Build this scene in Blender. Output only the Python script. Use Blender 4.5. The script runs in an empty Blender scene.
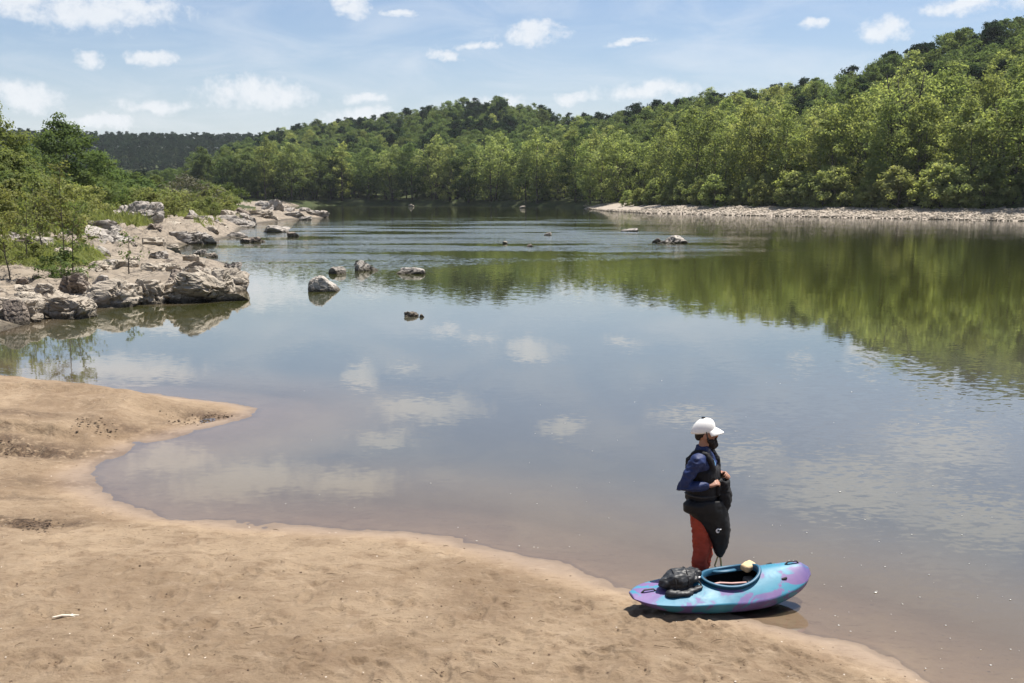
import bpy, bmesh, math, random
import numpy as np
from mathutils import Vector, Matrix, Euler

RNG = np.random.default_rng(7)
random.seed(7)
scene = bpy.context.scene
COL = scene.collection
R = math.radians

# ------------------------------------------------------------------ camera
W, H = 1024, 683
FOC = 996.0
CAM_Z = 4.2
HORIZON = 195.0
PITCH = math.atan((H / 2 - HORIZON) / FOC)
cam_data = bpy.data.cameras.new("camera")
cam_data.sensor_width = 36.0
cam_data.lens = FOC * 36.0 / W
cam_data.clip_start = 0.1
cam_data.clip_end = 30000
cam = bpy.data.objects.new("camera", cam_data)
COL.objects.link(cam)
cam.location = (0, 0, CAM_Z)
cam.rotation_euler = (math.pi / 2 - PITCH, 0, 0)
scene.camera = cam


def ray(u, v):
    x = (u - W / 2) / FOC
    y = -(v - H / 2) / FOC
    return np.array([x, math.cos(PITCH) + y * math.sin(PITCH), -math.sin(PITCH) + y * math.cos(PITCH)])


def ground_at(u, v, z=0.0):
    """the place on the level z that the photograph shows at that pixel"""
    d = ray(u, v)
    t = (z - CAM_Z) / d[2]
    return np.array([d[0] * t, d[1] * t, z])


def at_dist(u, v, y):
    d = ray(u, v)
    t = y / d[1]
    return np.array([0, 0, CAM_Z]) + d * t


# ------------------------------------------------------------------ noise
def _hash(ix, iy, iz, seed):
    h = (ix * 374761393 + iy * 668265263 + iz * 2147483647 + seed * 1274126177) & 0xFFFFFFFF
    h = ((h ^ (h >> 13)) * 1274126177) & 0xFFFFFFFF
    h = ((h ^ (h >> 16)) * 2246822519) & 0xFFFFFFFF
    return (h ^ (h >> 15)) & 0xFFFFFFFF


def vnoise(p, seed=0):
    """value noise in -1..1, p (n,3)"""
    p = np.asarray(p, float)
    i = np.floor(p).astype(np.int64)
    f = p - i
    f = f * f * f * (f * (f * 6 - 15) + 10)
    out = np.zeros(len(p))
    for dx in (0, 1):
        for dy in (0, 1):
            for dz in (0, 1):
                w = (f[:, 0] if dx else 1 - f[:, 0]) * (f[:, 1] if dy else 1 - f[:, 1]) * (f[:, 2] if dz else 1 - f[:, 2])
                out += w * (_hash(i[:, 0] + dx, i[:, 1] + dy, i[:, 2] + dz, seed) / 2147483648.0 - 1.0)
    return out


def fbm(p, octaves=4, seed=0, gain=0.5, lac=2.03):
    a, s, tot = 1.0, 1.0, 0.0
    out = 0
    for k in range(octaves):
        out = out + a * vnoise(np.asarray(p) * s + 17.3 * k, seed + k)
        tot += a
        a *= gain
        s *= lac
    return out / tot * 1.6


def sstep(a, b, x):
    t = np.clip((x - a) / (b - a), 0, 1)
    return t * t * (3 - 2 * t)


# ------------------------------------------------------------------ mesh helpers
def mesh_from(name, verts, faces, smooth=True, mat=None):
    """faces: (n,4) or (n,3) int array or list"""
    me = bpy.data.meshes.new(name)
    verts = np.asarray(verts, np.float32)
    if isinstance(faces, np.ndarray) and faces.ndim == 2:
        n, k = faces.shape
        me.vertices.add(len(verts))
        me.vertices.foreach_set("co", verts.ravel())
        me.loops.add(n * k)
        me.loops.foreach_set("vertex_index", faces.astype(np.int32).ravel())
        me.polygons.add(n)
        me.polygons.foreach_set("loop_start", np.arange(0, n * k, k, dtype=np.int32))
        me.update(calc_edges=True)
    else:
        me.from_pydata([tuple(map(float, v)) for v in verts], [], [tuple(map(int, f)) for f in faces])
    me.polygons.foreach_set("use_smooth", np.full(len(me.polygons), smooth))
    if mat is not None:
        for m in (mat if isinstance(mat, (list, tuple)) else [mat]):
            me.materials.append(m)
    me.validate()
    return me


def attr(me, name, values):
    a = me.attributes.new(name, 'FLOAT', 'POINT')
    a.data.foreach_set("value", np.asarray(values, np.float32))


def link(name, me, parent=None, loc=None, rz=0.0):
    o = bpy.data.objects.new(name, me)
    COL.objects.link(o)
    if parent is not None:
        o.parent = parent
    if loc is not None:
        o.location = loc
    if rz:
        o.rotation_euler = (0, 0, rz)
    return o


def tag(o, label=None, cat=None, group=None, kind=None):
    if label:
        o["label"] = label
    if cat:
        o["category"] = cat
    if group:
        o["group"] = group
    if kind:
        o["kind"] = kind
    return o


def empty(name, loc, rz=0.0):
    o = bpy.data.objects.new(name, None)
    COL.objects.link(o)
    o.location = loc
    o.rotation_euler = (0, 0, rz)
    o.empty_display_size = 0.2
    return o


def dup(root, loc, rz, scale=(1, 1, 1)):
    r = root.copy()
    COL.objects.link(r)
    r.location = loc
    r.rotation_euler = (0, 0, rz)
    r.scale = scale
    for ch in list(root.children):
        c = ch.copy()
        COL.objects.link(c)
        c.parent = r
        for g in list(ch.children):
            d = g.copy()
            COL.objects.link(d)
            d.parent = c
    return r


class Geo:
    """collects vertices and faces of any size"""

    def __init__(self):
        self.v, self.f, self.n = [], [], 0

    def add(self, verts, faces):
        verts = np.asarray(verts, float)
        self.v.append(verts)
        self.f += [tuple(int(i) + self.n for i in f) for f in faces]
        self.n += len(verts)

    def tube(self, pts, radii, seg=10, caps=True, flat=None):
        """round tube through pts; flat=(vector, factor) squashes the section along vector"""
        pts = np.asarray(pts, float)
        radii = np.broadcast_to(np.asarray(radii, float), (len(pts),)) if np.ndim(radii) < 2 else np.asarray(radii)
        P = [pts[i] for i in range(len(pts))]
        rad = list(radii)
        if caps:  # round ends
            d0 = (P[0] - P[1]) / np.linalg.norm(P[0] - P[1])
            d1 = (P[-1] - P[-2]) / np.linalg.norm(P[-1] - P[-2])
            r0, r1 = rad[0], rad[-1]
            pre = [(P[0] + d0 * r0 * math.sin(a), r0 * math.cos(a)) for a in (R(80), R(50), R(25))]
            post = [(P[-1] + d1 * r1 * math.sin(a), r1 * math.cos(a)) for a in (R(25), R(50), R(80))]
            P = [p for p, _ in pre] + P + [p for p, _ in post]
            rad = [r for _, r in pre] + rad + [r for _, r in post]
        P = np.array(P)
        T = np.gradient(P, axis=0)
        T /= np.linalg.norm(T, axis=1)[:, None] + 1e-12
        ref = np.array([0, 0, 1.0]) if abs(T[0][2]) < 0.9 else np.array([1.0, 0, 0])
        u = np.cross(T[0], ref)
        u /= np.linalg.norm(u)
        rings = []
        for i in range(len(P)):
            u = u - T[i] * np.dot(u, T[i])
            u /= np.linalg.norm(u)
            w = np.cross(T[i], u)
            a = np.linspace(0, 2 * math.pi, seg, endpoint=False)
            off = rad[i] * (np.cos(a)[:, None] * u + np.sin(a)[:, None] * w)
            if flat is not None:
                fv = np.asarray(flat[0], float)
                fv = fv / np.linalg.norm(fv)
                off = off - np.outer(off @ fv, fv) * (1 - flat[1])
            rings.append(P[i] + off)
        self.rings(rings, True)

    def rings(self, rings, caps=True):
        seg = len(rings[0])
        V = np.concatenate(rings)
        F = []
        for i in range(len(rings) - 1):
            for j in range(seg):
                k = (j + 1) % seg
                F.append((i * seg + j, i * seg + k, (i + 1) * seg + k, (i + 1) * seg + j))
        if caps:
            F.append(tuple(reversed(range(seg))))
            F.append(tuple((len(rings) - 1) * seg + j for j in range(seg)))
        self.add(V, F)

    def box(self, c, s, rot=None):
        v = np.array([[x, y, z] for x in (-.5, .5) for y in (-.5, .5) for z in (-.5, .5)]) * np.asarray(s)
        if rot is not None:
            v = v @ np.array(Euler(rot).to_matrix()).T
        self.add(v + np.asarray(c), [(0, 1, 3, 2), (4, 6, 7, 5), (0, 4, 5, 1), (2, 3, 7, 6), (0, 2, 6, 4), (1, 5, 7, 3)])

    def mesh(self, name, mat=None, smooth=True):
        return mesh_from(name, np.concatenate(self.v), self.f, smooth, mat)


def modified(name, me, mods, mat=None, jitter=None):
    """the mesh with modifiers applied: mods = [(type, {settings})]"""
    o = bpy.data.objects.new(name, me)
    COL.objects.link(o)
    for t, kw in mods:
        m = o.modifiers.new(t, t)
        for k, v in kw.items():
            setattr(m, k, v)
    dg = bpy.context.evaluated_depsgraph_get()
    dg.update()
    out = bpy.data.meshes.new_from_object(o.evaluated_get(dg), depsgraph=dg)
    bpy.data.objects.remove(o)
    out.name = name
    if jitter is not None:
        n = len(out.vertices)
        co = np.empty(n * 3, np.float32)
        no = np.empty(n * 3, np.float32)
        out.vertices.foreach_get("co", co)
        out.vertices.foreach_get("normal", no)
        co, no = co.reshape(-1, 3), no.reshape(-1, 3)
        co = co + no * jitter(co)[:, None]
        out.vertices.foreach_set("co", co.astype(np.float32).ravel())
        out.update()
    out.materials.clear()
    if mat is not None:
        for m in (mat if isinstance(mat, (list, tuple)) else [mat]):
            out.materials.append(m)
    out.polygons.foreach_set("use_smooth", np.full(len(out.polygons), True))
    return out


def fuse(name, geo, voxel, mat, smooth=4, jitter=None):
    return modified(name, geo.mesh(name), [("REMESH", dict(mode='VOXEL', voxel_size=voxel)),
                                           ("SMOOTH", dict(factor=0.5, iterations=smooth))], mat, jitter)


# ------------------------------------------------------------------ materials
class Nodes:
    def __init__(self, tree):
        self.t = tree
        self.n = tree.nodes
        self.n.clear()

    def new(self, typ, inputs=None, **props):
        nd = self.n.new(typ)
        for k, v in props.items():
            setattr(nd, k, v)
        for k, v in (inputs or {}).items():
            self.put(nd, k, v)
        return nd

    def put(self, nd, k, v):
        s = nd.inputs[k]
        if hasattr(v, "is_output") or isinstance(v, bpy.types.NodeSocket):
            self.t.links.new(v, s)
        elif isinstance(v, bpy.types.Node):
            self.t.links.new(v.outputs[0], s)
        else:
            if s.type == 'RGBA' and hasattr(v, "__len__") and len(v) == 3:
                v = (*v, 1)
            s.default_value = v

    def math(self, op, a, b=None, c=None, clamp=False):
        nd = self.new('ShaderNodeMath', operation=op, use_clamp=clamp)
        for i, v in enumerate((a, b, c)):
            if v is not None:
                self.put(nd, i, v)
        return nd.outputs[0]

    def vmath(self, op, a, b=None):
        nd = self.new('ShaderNodeVectorMath', operation=op)
        self.put(nd, 0, a)
        if b is not None:
            self.put(nd, 3 if op == 'SCALE' else 1, b)
        return nd.outputs[1] if op in ('LENGTH', 'DOT_PRODUCT') else nd.outputs[0]

    def noise(self, vec, scale, detail=4, rough=0.55, dist=0.0):
        return self.new('ShaderNodeTexNoise', {'Vector': vec, 'Scale': scale, 'Detail': detail, 'Roughness': rough, 'Distortion': dist})

    def ramp(self, fac, stops, interp='LINEAR'):
        nd = self.new('ShaderNodeValToRGB', {'Fac': fac})
        cr = nd.color_ramp
        cr.interpolation = interp
        while len(cr.elements) < len(stops):
            cr.elements.new(0.5)
        for e, (p, c) in zip(cr.elements, stops):
            e.position = p
            e.color = (*c, 1) if hasattr(c, "__len__") else (c, c, c, 1)
        return nd.outputs[0]

    def mix(self, fac, a, b, blend='MIX'):
        nd = self.new('ShaderNodeMix', data_type='RGBA', blend_type=blend)
        self.put(nd, 0, fac)
        self.put(nd, 6, a)
        self.put(nd, 7, b)
        return nd.outputs[2]

    def range(self, v, a, b, c=0.0, d=1.0, smooth=True):
        nd = self.new('ShaderNodeMapRange', {0: v, 1: a, 2: b, 3: c, 4: d}, interpolation_type='SMOOTHSTEP' if smooth else 'LINEAR')
        return nd.outputs[0]

    def bump(self, h, strength, distance, normal=None):
        i = {'Height': h, 'Strength': strength, 'Distance': distance}
        if normal is not None:
            i['Normal'] = normal
        return self.new('ShaderNodeBump', i).outputs[0]

    def out(self, surf):
        o = self.new('ShaderNodeOutputMaterial')
        self.t.links.new(surf if isinstance(surf, bpy.types.NodeSocket) else surf.outputs[0], o.inputs[0])


def material(name):
    m = bpy.data.materials.new(name)
    m.use_nodes = True
    return m, Nodes(m.node_tree)


def simple(name, col, rough=0.6, spec=0.5, var=0.15, scale=8.0, bump=0.0, metal=0.0):
    m, N = material(name)
    tc = N.new('ShaderNodeTexCoord').outputs['Object']
    nz = N.noise(tc, scale, 5)
    lo = tuple(c * (1 - var) for c in col)
    hi = tuple(min(1, c * (1 + var)) for c in col)
    c = N.ramp(nz.outputs[0], [(0.3, lo), (0.7, hi)])
    b = N.new('ShaderNodeBsdfPrincipled', {'Base Color': c, 'Roughness': rough, 'Metallic': metal, 'Specular IOR Level': spec})
    if bump:
        N.put(b, 'Normal', N.bump(N.noise(tc, scale * 4, 6).outputs[0], 0.5, bump))
    N.out(b)
    return m


def leaf_material(name, stops, trans=0.4, tint_amt=0.35):
    """stops: base colours over the leaf-clump tint; each tree also varies a little"""
    m, N = material(name)
    tint = N.new('ShaderNodeAttribute', attribute_name='tint').outputs['Fac']
    rnd = N.new('ShaderNodeObjectInfo').outputs['Random']
    f = N.math('ADD', N.math('MULTIPLY', tint, 1 - tint_amt), N.math('MULTIPLY', rnd, tint_amt))
    col = N.ramp(f, stops)
    hue = N.new('ShaderNodeHueSaturation', {'Hue': N.range(N.math('FRACT', N.math('MULTIPLY', rnd, 7.31)), 0, 1, 0.485, 0.512, False),
                                            'Value': N.range(N.math('FRACT', N.math('MULTIPLY', rnd, 13.7)), 0, 1, 0.8, 1.2, False), 'Color': col})
    col = hue.outputs[0]
    d = N.new('ShaderNodeBsdfDiffuse', {'Color': col})
    t = N.new('ShaderNodeBsdfTranslucent', {'Color': N.mix(1.0, col, (1.1, 1.1, 0.62), 'MULTIPLY')})
    s = N.new('ShaderNodeMixShader', {0: trans, 1: d.outputs[0], 2: t.outputs[0]})
    N.out(s)
    return m


M = {}
M['bark'] = simple('bark', (0.10, 0.085, 0.07), 0.9, 0.2, 0.4, 3.0, 0.02)
M['pale_bark'] = simple('pale_bark', (0.22, 0.2, 0.17), 0.9, 0.2, 0.4, 3.0, 0.02)
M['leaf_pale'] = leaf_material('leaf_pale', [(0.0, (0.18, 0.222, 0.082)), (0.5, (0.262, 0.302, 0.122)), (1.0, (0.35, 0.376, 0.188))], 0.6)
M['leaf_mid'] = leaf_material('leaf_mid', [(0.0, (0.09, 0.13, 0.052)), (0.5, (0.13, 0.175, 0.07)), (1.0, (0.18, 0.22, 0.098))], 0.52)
M['leaf_dark_shaded'] = leaf_material('leaf_dark_shaded', [(0.0, (0.018, 0.034, 0.02)), (0.5, (0.028, 0.048, 0.026)), (1.0, (0.042, 0.064, 0.032))], 0.3)  # dark leaves, with the far ridge's cloud shadow put into their colour
M['leaf_bright'] = leaf_material('leaf_bright', [(0.0, (0.14, 0.165, 0.06)), (0.5, (0.195, 0.22, 0.085)), (1.0, (0.27, 0.275, 0.13))], 0.5)
M['leaf_grass'] = leaf_material('leaf_grass', [(0.0, (0.17, 0.165, 0.075)), (0.4, (0.17, 0.195, 0.065)), (1.0, (0.25, 0.25, 0.115))], 0.45)
M['leaf_grey'] = leaf_material('leaf_grey', [(0.0, (0.09, 0.095, 0.065)), (0.5, (0.14, 0.14, 0.10)), (1.0, (0.19, 0.185, 0.14))], 0.3)


def rock_material(name, a, b, dark, stain=0.55):
    m, N = material(name)
    g = N.new('ShaderNodeNewGeometry')
    pos = g.outputs['Position']
    oi = N.new('ShaderNodeObjectInfo')
    n1 = N.noise(pos, 0.9, 8, 0.62, 0.6).outputs[0]
    n2 = N.noise(pos, 5.0, 8, 0.7).outputs[0]
    n3 = N.noise(N.vmath('MULTIPLY', pos, (0.6, 0.6, 2.6)), 1.3, 7, 0.65, 1.2).outputs[0]
    c = N.ramp(n1, [(0.3, a), (0.7, b)])
    c = N.mix(N.range(n2, 0.35, 0.75), c, N.mix(1.0, c, (1.25, 1.22, 1.18), 'MULTIPLY'))
    c = N.mix(N.math('MULTIPLY', N.range(n3, stain, stain + 0.13), 0.85), c, dark)
    c = N.mix(N.range(oi.outputs['Random'], 0, 1, 0, 0.3, False), c, (0.28, 0.235, 0.19))
    # damp, algae-dark band just above the river
    z = N.new('ShaderNodeSeparateXYZ', {0: pos}).outputs[2]
    wl = N.math('ADD', z, N.math('MULTIPLY', N.math('SUBTRACT', n2, 0.5), 0.35))
    c = N.mix(N.range(wl, 0.05, 0.26, 0.9, 0.0), c, (0.055, 0.045, 0.03))
    bs = N.new('ShaderNodeBsdfPrincipled', {'Base Color': c, 'Roughness': 0.85, 'Specular IOR Level': 0.3})
    vor = N.new('ShaderNodeTexVoronoi', {'Vector': N.vmath('ADD', N.vmath('MULTIPLY', pos, (1, 1, 2.2)), N.vmath('SCALE', N.noise(pos, 2.0, 5, 0.6).outputs['Color'], 0.8)), 'Scale': 1.15}, feature='DISTANCE_TO_EDGE').outputs[0]
    crk = N.range(vor, 0.0, 0.035, 0.8, 0.0)
    c = N.mix(N.math('MULTIPLY', crk, 0.75), c, dark)
    N.put(bs, 'Base Color', c)
    h = N.math('ADD', N.math('MULTIPLY', n2, 0.6), N.noise(pos, 18.0, 6, 0.7).outputs[0])
    h = N.math('SUBTRACT', h, N.math('MULTIPLY', crk, 1.2))
    N.put(bs, 'Normal', N.bump(h, 0.8, 0.06))
    N.out(bs)
    return m


M['rock'] = rock_material('rock', (0.26, 0.22, 0.172), (0.43, 0.38, 0.31), (0.045, 0.038, 0.032), 0.6)
M['rock_grey'] = rock_material('rock_grey', (0.25, 0.225, 0.20), (0.42, 0.385, 0.34), (0.05, 0.045, 0.04), 0.61)
M['rock_dark'] = rock_material('rock_dark', (0.15, 0.12, 0.095), (0.27, 0.22, 0.18), (0.035, 0.03, 0.025), 0.5)

# ------------------------------------------------------------------ the river's outline
def px(*pts):
    return [ground_at(u, v)[:2] for u, v in pts]


SHORE = [("left", [(-24.0, 28.5)]),
         ("beach", [(-26.0, 25.5), (-17.0, 23.6)] + px((0, 384), (60, 387), (130, 392), (190, 398), (240, 404), (257, 408.5), (247, 415.5), (212, 425), (175, 436),
                        (128, 451), (97, 464), (83, 475), (90, 489), (120, 503), (168, 515), (226, 522), (288, 526), (358, 529), (410, 533),
                        (460, 541), (520, 556), (580, 573), (640, 590), (700, 604), (760, 618), (820, 635), (875, 655), (930, 677), (965, 693))
          + [(4.6, 6.6), (6.5, 4.0), (10, -2), (15, -12), (26, -40), (42, -120)]),
         ("right", [(240, -120), (185, -40), (136, 40), (112, 92)] + px((1200, 226), (1090, 222.7), (1024, 221.2), (900, 218.8), (800, 216.7), (700, 214.6), (640, 213), (605, 211), (585, 208.6))),
         ("far", px((560, 207.3), (480, 206.2), (400, 205.6), (330, 205.4), (295, 206))),
         ("left", px((262, 208), (262, 211.5), (300, 213), (327, 215), (324, 218), (290, 219.5), (262, 223), (242, 228), (236, 236), (215, 241), (190, 244),
                     (150, 247), (112, 247), (98, 252), (130, 259), (180, 259), (222, 262), (238, 268), (246, 280), (236, 291), (205, 300), (170, 303),
                     (135, 301), (100, 305), (60, 314), (20, 326), (0, 331), (-70, 338)))]
SEG = []
_all = [(t, np.array(p)) for t, ps in SHORE for p in ps]
for (t0, a), (t1, b) in zip(_all, _all[1:] + _all[:1]):
    SEG.append((t0 if t0 == t1 else ("left" if "left" in (t0, t1) else t1), a, b))
TAGS = ["beach", "left", "far", "right"]


def shore_distance(xy):
    """signed distance (land positive) and the distance to each kind of shore"""
    n = len(xy)
    d = {t: np.full(n, 1e9) for t in TAGS}
    inside = np.zeros(n, bool)
    x, y = xy[:, 0], xy[:, 1]
    for t, a, b in SEG:
        ab = b - a
        tt = np.clip(((x - a[0]) * ab[0] + (y - a[1]) * ab[1]) / (ab @ ab), 0, 1)
        dx, dy = x - a[0] - tt * ab[0], y - a[1] - tt * ab[1]
        np.minimum(d[t], np.hypot(dx, dy), out=d[t])
        if a[1] != b[1]:
            c = (a[1] > y) != (b[1] > y)
            inside ^= c & (x < (b[0] - a[0]) * (y - a[1]) / (b[1] - a[1]) + a[0])
    dm = np.minimum.reduce([d[t] for t in TAGS])
    return np.where(inside, -dm, dm), d


def az_of(u):
    return math.atan2((u - W / 2) / FOC, math.cos(PITCH))


# crest of the wooded hills by direction: (pixel column, crest distance, tree-top row in the photograph)
CREST = [(-400, 700, 172), (0, 800, 172), (150, 820, 173), (212, 800, 165), (236, 790, 147), (262, 780, 138), (300, 760, 131), (350, 720, 124), (395, 690, 116), (450, 650, 106), (500, 640, 107),
         (560, 600, 111), (620, 560, 104), (700, 500, 93), (780, 450, 82), (850, 410, 70), (920, 385, 52), (1000, 360, 35), (1100, 330, 15), (1400, 300, -10), (2600, 300, 0)]
C_AZ = np.array([az_of(c[0]) for c in CREST])
C_R = np.array([c[1] for c in CREST], float)
C_Z = np.array([c[1] * (HORIZON - c[2]) / FOC + CAM_Z - (22.0 if c[0] < 560 else 26.0) for c in CREST])
S_R = np.array([400, 400, 400, 400, 400, 405, 405, 415, 415, 400, 385, 350, 290, 250, 225, 205, 190, 175, 150, 120, 120], float)


def terrain(x, y):
    xy = np.stack([x, y], 1)
    s, d = shore_distance(xy)
    p3 = np.stack([x, y, np.zeros_like(x)], 1)
    r = np.hypot(x, y)
    az = np.arctan2(x, y)
    w = {t: 1.0 / (d[t] + 0.05) ** 4 for t in TAGS}
    ws = sum(w.values())
    sp = np.maximum(s, 0)
    n_big = fbm(p3 / 9.0, 4, 3)
    n_mid = fbm(p3 / 1.6, 4, 5)
    # sand beach
    zb = 0.085 * np.minimum(sp, 2.2) + 0.03 * np.clip(sp - 2.2, 0, 20)
    hump = np.exp(-(((x + 12.2) / 4.2) ** 2 + ((y - 19.6) / 1.7) ** 2)) * 0.24
    hump = hump + np.exp(-(((x + 13) / 4.0) ** 2 + ((y - 16.0) / 1.5) ** 2)) * 0.22
    zb = zb + hump * sstep(0.0, 1.4, sp)
    zb = zb + sstep(7.2, 0.5, y) * 2.1 * sstep(14, 4, np.abs(x)) * sstep(0, 3, sp)
    yb = 16.35 + 0.35 * fbm(p3 / 1.1, 4, 12) - 0.06 * (x + 8)
    zb = zb + 0.20 * sstep(-0.10, 0.10, y - yb) * sstep(-5.6, -7.6, x) * sstep(0.3, 1.5, sp)
    yb2 = 19.2 + 0.25 * fbm(p3 / 0.8, 4, 13)
    zb = zb - 0.10 * sstep(0.12, -0.12, y - yb2) * sstep(-7.2, -8.2, x) * sstep(17.2, 18.2, y)
    rough = sstep(0.25, 1.0, sp)
    zb = zb + 0.016 * fbm(p3 / 0.55, 4, 10) * sstep(1.3, 0.3, np.abs(s))
    zb = zb + rough * (0.055 * n_mid * sstep(0.5, 2.5, sp) + 0.020 * fbm(p3 / 0.33, 3, 9))
    zb = zb + 0.12 * sstep(3.0, 9.0, sp) * n_big
    # rocky left bank
    zl = 0.30 * np.minimum(sp, 3.0) + 0.07 * np.clip(sp - 3.0, 0, 50) + sstep(0.3, 3, sp) * (0.35 * n_mid + 0.5 * n_big)
    ly = zl / 0.42 + 0.10 * x + 0.5 * n_mid
    fl = ly - np.floor(ly)
    step = 0.42 * (sstep(0.0, 0.22, fl) - fl)
    crack = sstep(0.80, 1.0, 1 - np.abs(fbm(p3 / np.array([2.6, 1.7, 1]), 4, 15)))
    zl = zl + sstep(0.5, 2.5, sp) * (0.9 * step - 0.40 * crack + 0.10 * fbm(p3 / 0.6, 3, 16)) * sstep(190, 120, r)
    cap = 0.45 + 0.22 * np.maximum(0, -21.0 - x) + 0.25 * np.maximum(0, y - 74) + 0.25 * n_mid
    zl = np.where(zl > cap, cap + 0.15 * (zl - cap), zl)
    zl = np.maximum(zl, 0.05 * np.minimum(sp, 2))
    # far and right banks with their gravel bar
    zr = 0.15 * np.minimum(sp, 11) + sstep(12, 19, sp) * 1.3 + 0.02 * np.clip(sp - 12, 0, 60) + 0.12 * n_mid * sstep(0.5, 3, sp)
    zf = 0.45 * np.minimum(sp, 5) + 0.02 * np.clip(sp - 5, 0, 60)
    z = (w["beach"] * zb + w["left"] * zl + w["right"] * zr + w["far"] * zf) / ws
    # hills
    rc, rs, hz = np.interp(az, C_AZ, C_R), np.interp(az, C_AZ, S_R), np.interp(az, C_AZ, C_Z)
    front = sstep(-90, -70, az * 57.3) * 1.0
    t = np.clip((r - rs - 22) / (rc - rs - 22), 0, 1.15)
    hill = hz * (0.72 * t + 0.28 * sstep(0, 1, t)) * (r > rs) * front * (y > -150)
    hill = hill * (1 + 0.10 * fbm(p3 / 70.0, 3, 21) * sstep(0.1, 0.6, t))
    bz = 1150 * (HORIZON - 137.5) / FOC + CAM_Z - 15
    far = bz * sstep(850, 1150, r) * (0.9 + 0.06 * fbm(p3 / 160.0, 3, 31))
    hill = np.maximum(hill, far * front)
    z = z + hill * sstep(0, 30, sp)
    # river bed
    dn = np.maximum(-s, 0)
    bed_b = 0.085 * np.minimum(dn, 1.2) + 0.17 * np.clip(dn - 1.2, 0, 14)
    bed_o = 0.35 * np.minimum(dn, 6)
    bed_b = np.maximum(bed_b - 0.016 * fbm(p3 / 0.55, 4, 10) * sstep(1.3, 0.3, np.abs(s)), 0.0 * dn - 0.02)
    bed = (w["beach"] * bed_b + (w["left"] + w["right"] + w["far"]) * bed_o) / ws
    z = np.where(s >= 0, z, -np.minimum(bed, 2.4))
    return z, s, d


def height(x, y):
    return float(terrain(np.array([x], float), np.array([y], float))[0][0])


# ------------------------------------------------------------------ one sheet of ground, split where its surface changes
az_f = np.radians(np.arange(-33, 33.01, 0.11))
az_l = np.radians(np.concatenate([np.arange(-178, -60, 6.0), np.arange(-60, -33, 1.5)]))
AZ = np.concatenate([az_l, az_f, -az_l[::-1]])
rr = [0.6]
while rr[-1] < 1750:
    q = rr[-1]
    if q < 6:
        st = 0.35
    elif q < 27:
        st = max(0.00024 * q * q, 0.012)
    elif q < 260:
        st = min(0.00016 * q * q, 0.012 * q, 2.5)
    elif q < 1300:
        st = 6.0
    else:
        st = q * 0.12
    rr.append(q + st)
RAD = np.array(rr)
na, nr = len(AZ), len(RAD)
GX = (RAD[:, None] * np.sin(AZ)[None]).ravel()
GY = (RAD[:, None] * np.cos(AZ)[None]).ravel()
GZ, GS, GD = terrain(GX, GY)

# footprints and scuffs pressed into the dry sand
_tr = np.random.default_rng(5)
near = np.where((GY > 6) & (GY < 26) & (np.abs(GX) < 16) & (GS > 0.12))[0]
nx, ny = GX[near], GY[near]
dz = np.zeros(len(near))
cell = {}
for i, (a, b) in enumerate(zip(np.floor(nx / 0.5).astype(int), np.floor(ny / 0.5).astype(int))):
    cell.setdefault((a, b), []).append(i)
cell = {k: np.array(v) for k, v in cell.items()}
for k in range(950):
    u_, v_ = _tr.uniform(-30, 1000), 683 - 270 * _tr.random() ** 1.3
    c = ground_at(u_, v_, 0.2)[:2]
    if k < 230:  # trodden ground around the boat
        c = np.array([1.6, 9.4]) + _tr.normal(0, 1, 2) * np.array([1.9, 0.7])
    a = _tr.uniform(0, math.pi)
    L, Wd, dp = _tr.uniform(0.09, 0.16), _tr.uniform(0.04, 0.07), _tr.uniform(0.006, 0.024)
    ci, cj = int(math.floor(c[0] / 0.5)), int(math.floor(c[1] / 0.5))
    ids = [cell[(ci + i, cj + j)] for i in (-1, 0, 1) for j in (-1, 0, 1) if (ci + i, cj + j) in cell]
    if not ids:
        continue
    ids = np.concatenate(ids)
    ex, ey = nx[ids] - c[0], ny[ids] - c[1]
    q = ((ex * math.cos(a) + ey * math.sin(a)) / L) ** 2 + ((-ex * math.sin(a) + ey * math.cos(a)) / Wd) ** 2
    dz[ids] += -dp * np.exp(-q ** 1.5) + 0.45 * dp * np.exp(-((np.sqrt(q) - 1.45) / 0.35) ** 2)
GZ[near] += np.clip(dz, -0.04, 0.03) * sstep(0.12, 0.5, GS[near])
# a broken little bank of dark damp sand at the left edge
for (u_, v_, w_, h_, dep) in [(6, 447, 60, 9, 0.10), (30, 515, 62, 7, 0.05), (90, 430, 40, 6, 0.06), (185, 410, 60, 5, 0.06)]:
    c = ground_at(u_, v_, 0.2)
    sx, sy = w_ * c[1] / FOC, 0.25
    q = np.exp(-(((nx - c[0]) / sx) ** 2 + ((ny - c[1]) / sy) ** 2))
    pp = np.stack([nx, ny, 0 * nx], 1)
    GZ[near] -= q * dep * (1 + 1.2 * fbm(pp / 0.25, 4, 44))

idx = np.arange(na * nr).reshape(nr, na)
nxt = np.roll(idx, -1, axis=1)
FQ = np.stack([idx[:-1], nxt[:-1], nxt[1:], idx[1:]], -1).reshape(-1, 4)
d_all = np.stack([GD[t] for t in TAGS], 1)
near_tag = np.argmin(d_all, 1)
fs = GS[FQ].mean(1)
ft = near_tag[FQ[:, 0]]
fr = np.hypot(GX, GY)[FQ[:, 0]]
is_beach = (ft == 0) & (fs > -12)
is_bar = (ft == 3) & (fs < 13.5) & (fs > -4) & (GY[FQ[:, 0]] > 0)
is_hill = ~is_beach & ~is_bar & (fr > 150) & ((fs > 13.5) | ((ft == 2) & (fs > -6) & (GX[FQ[:, 0]] > -0.26 * GY[FQ[:, 0]])))
REST = ~(is_beach | is_bar | is_hill)


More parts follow.
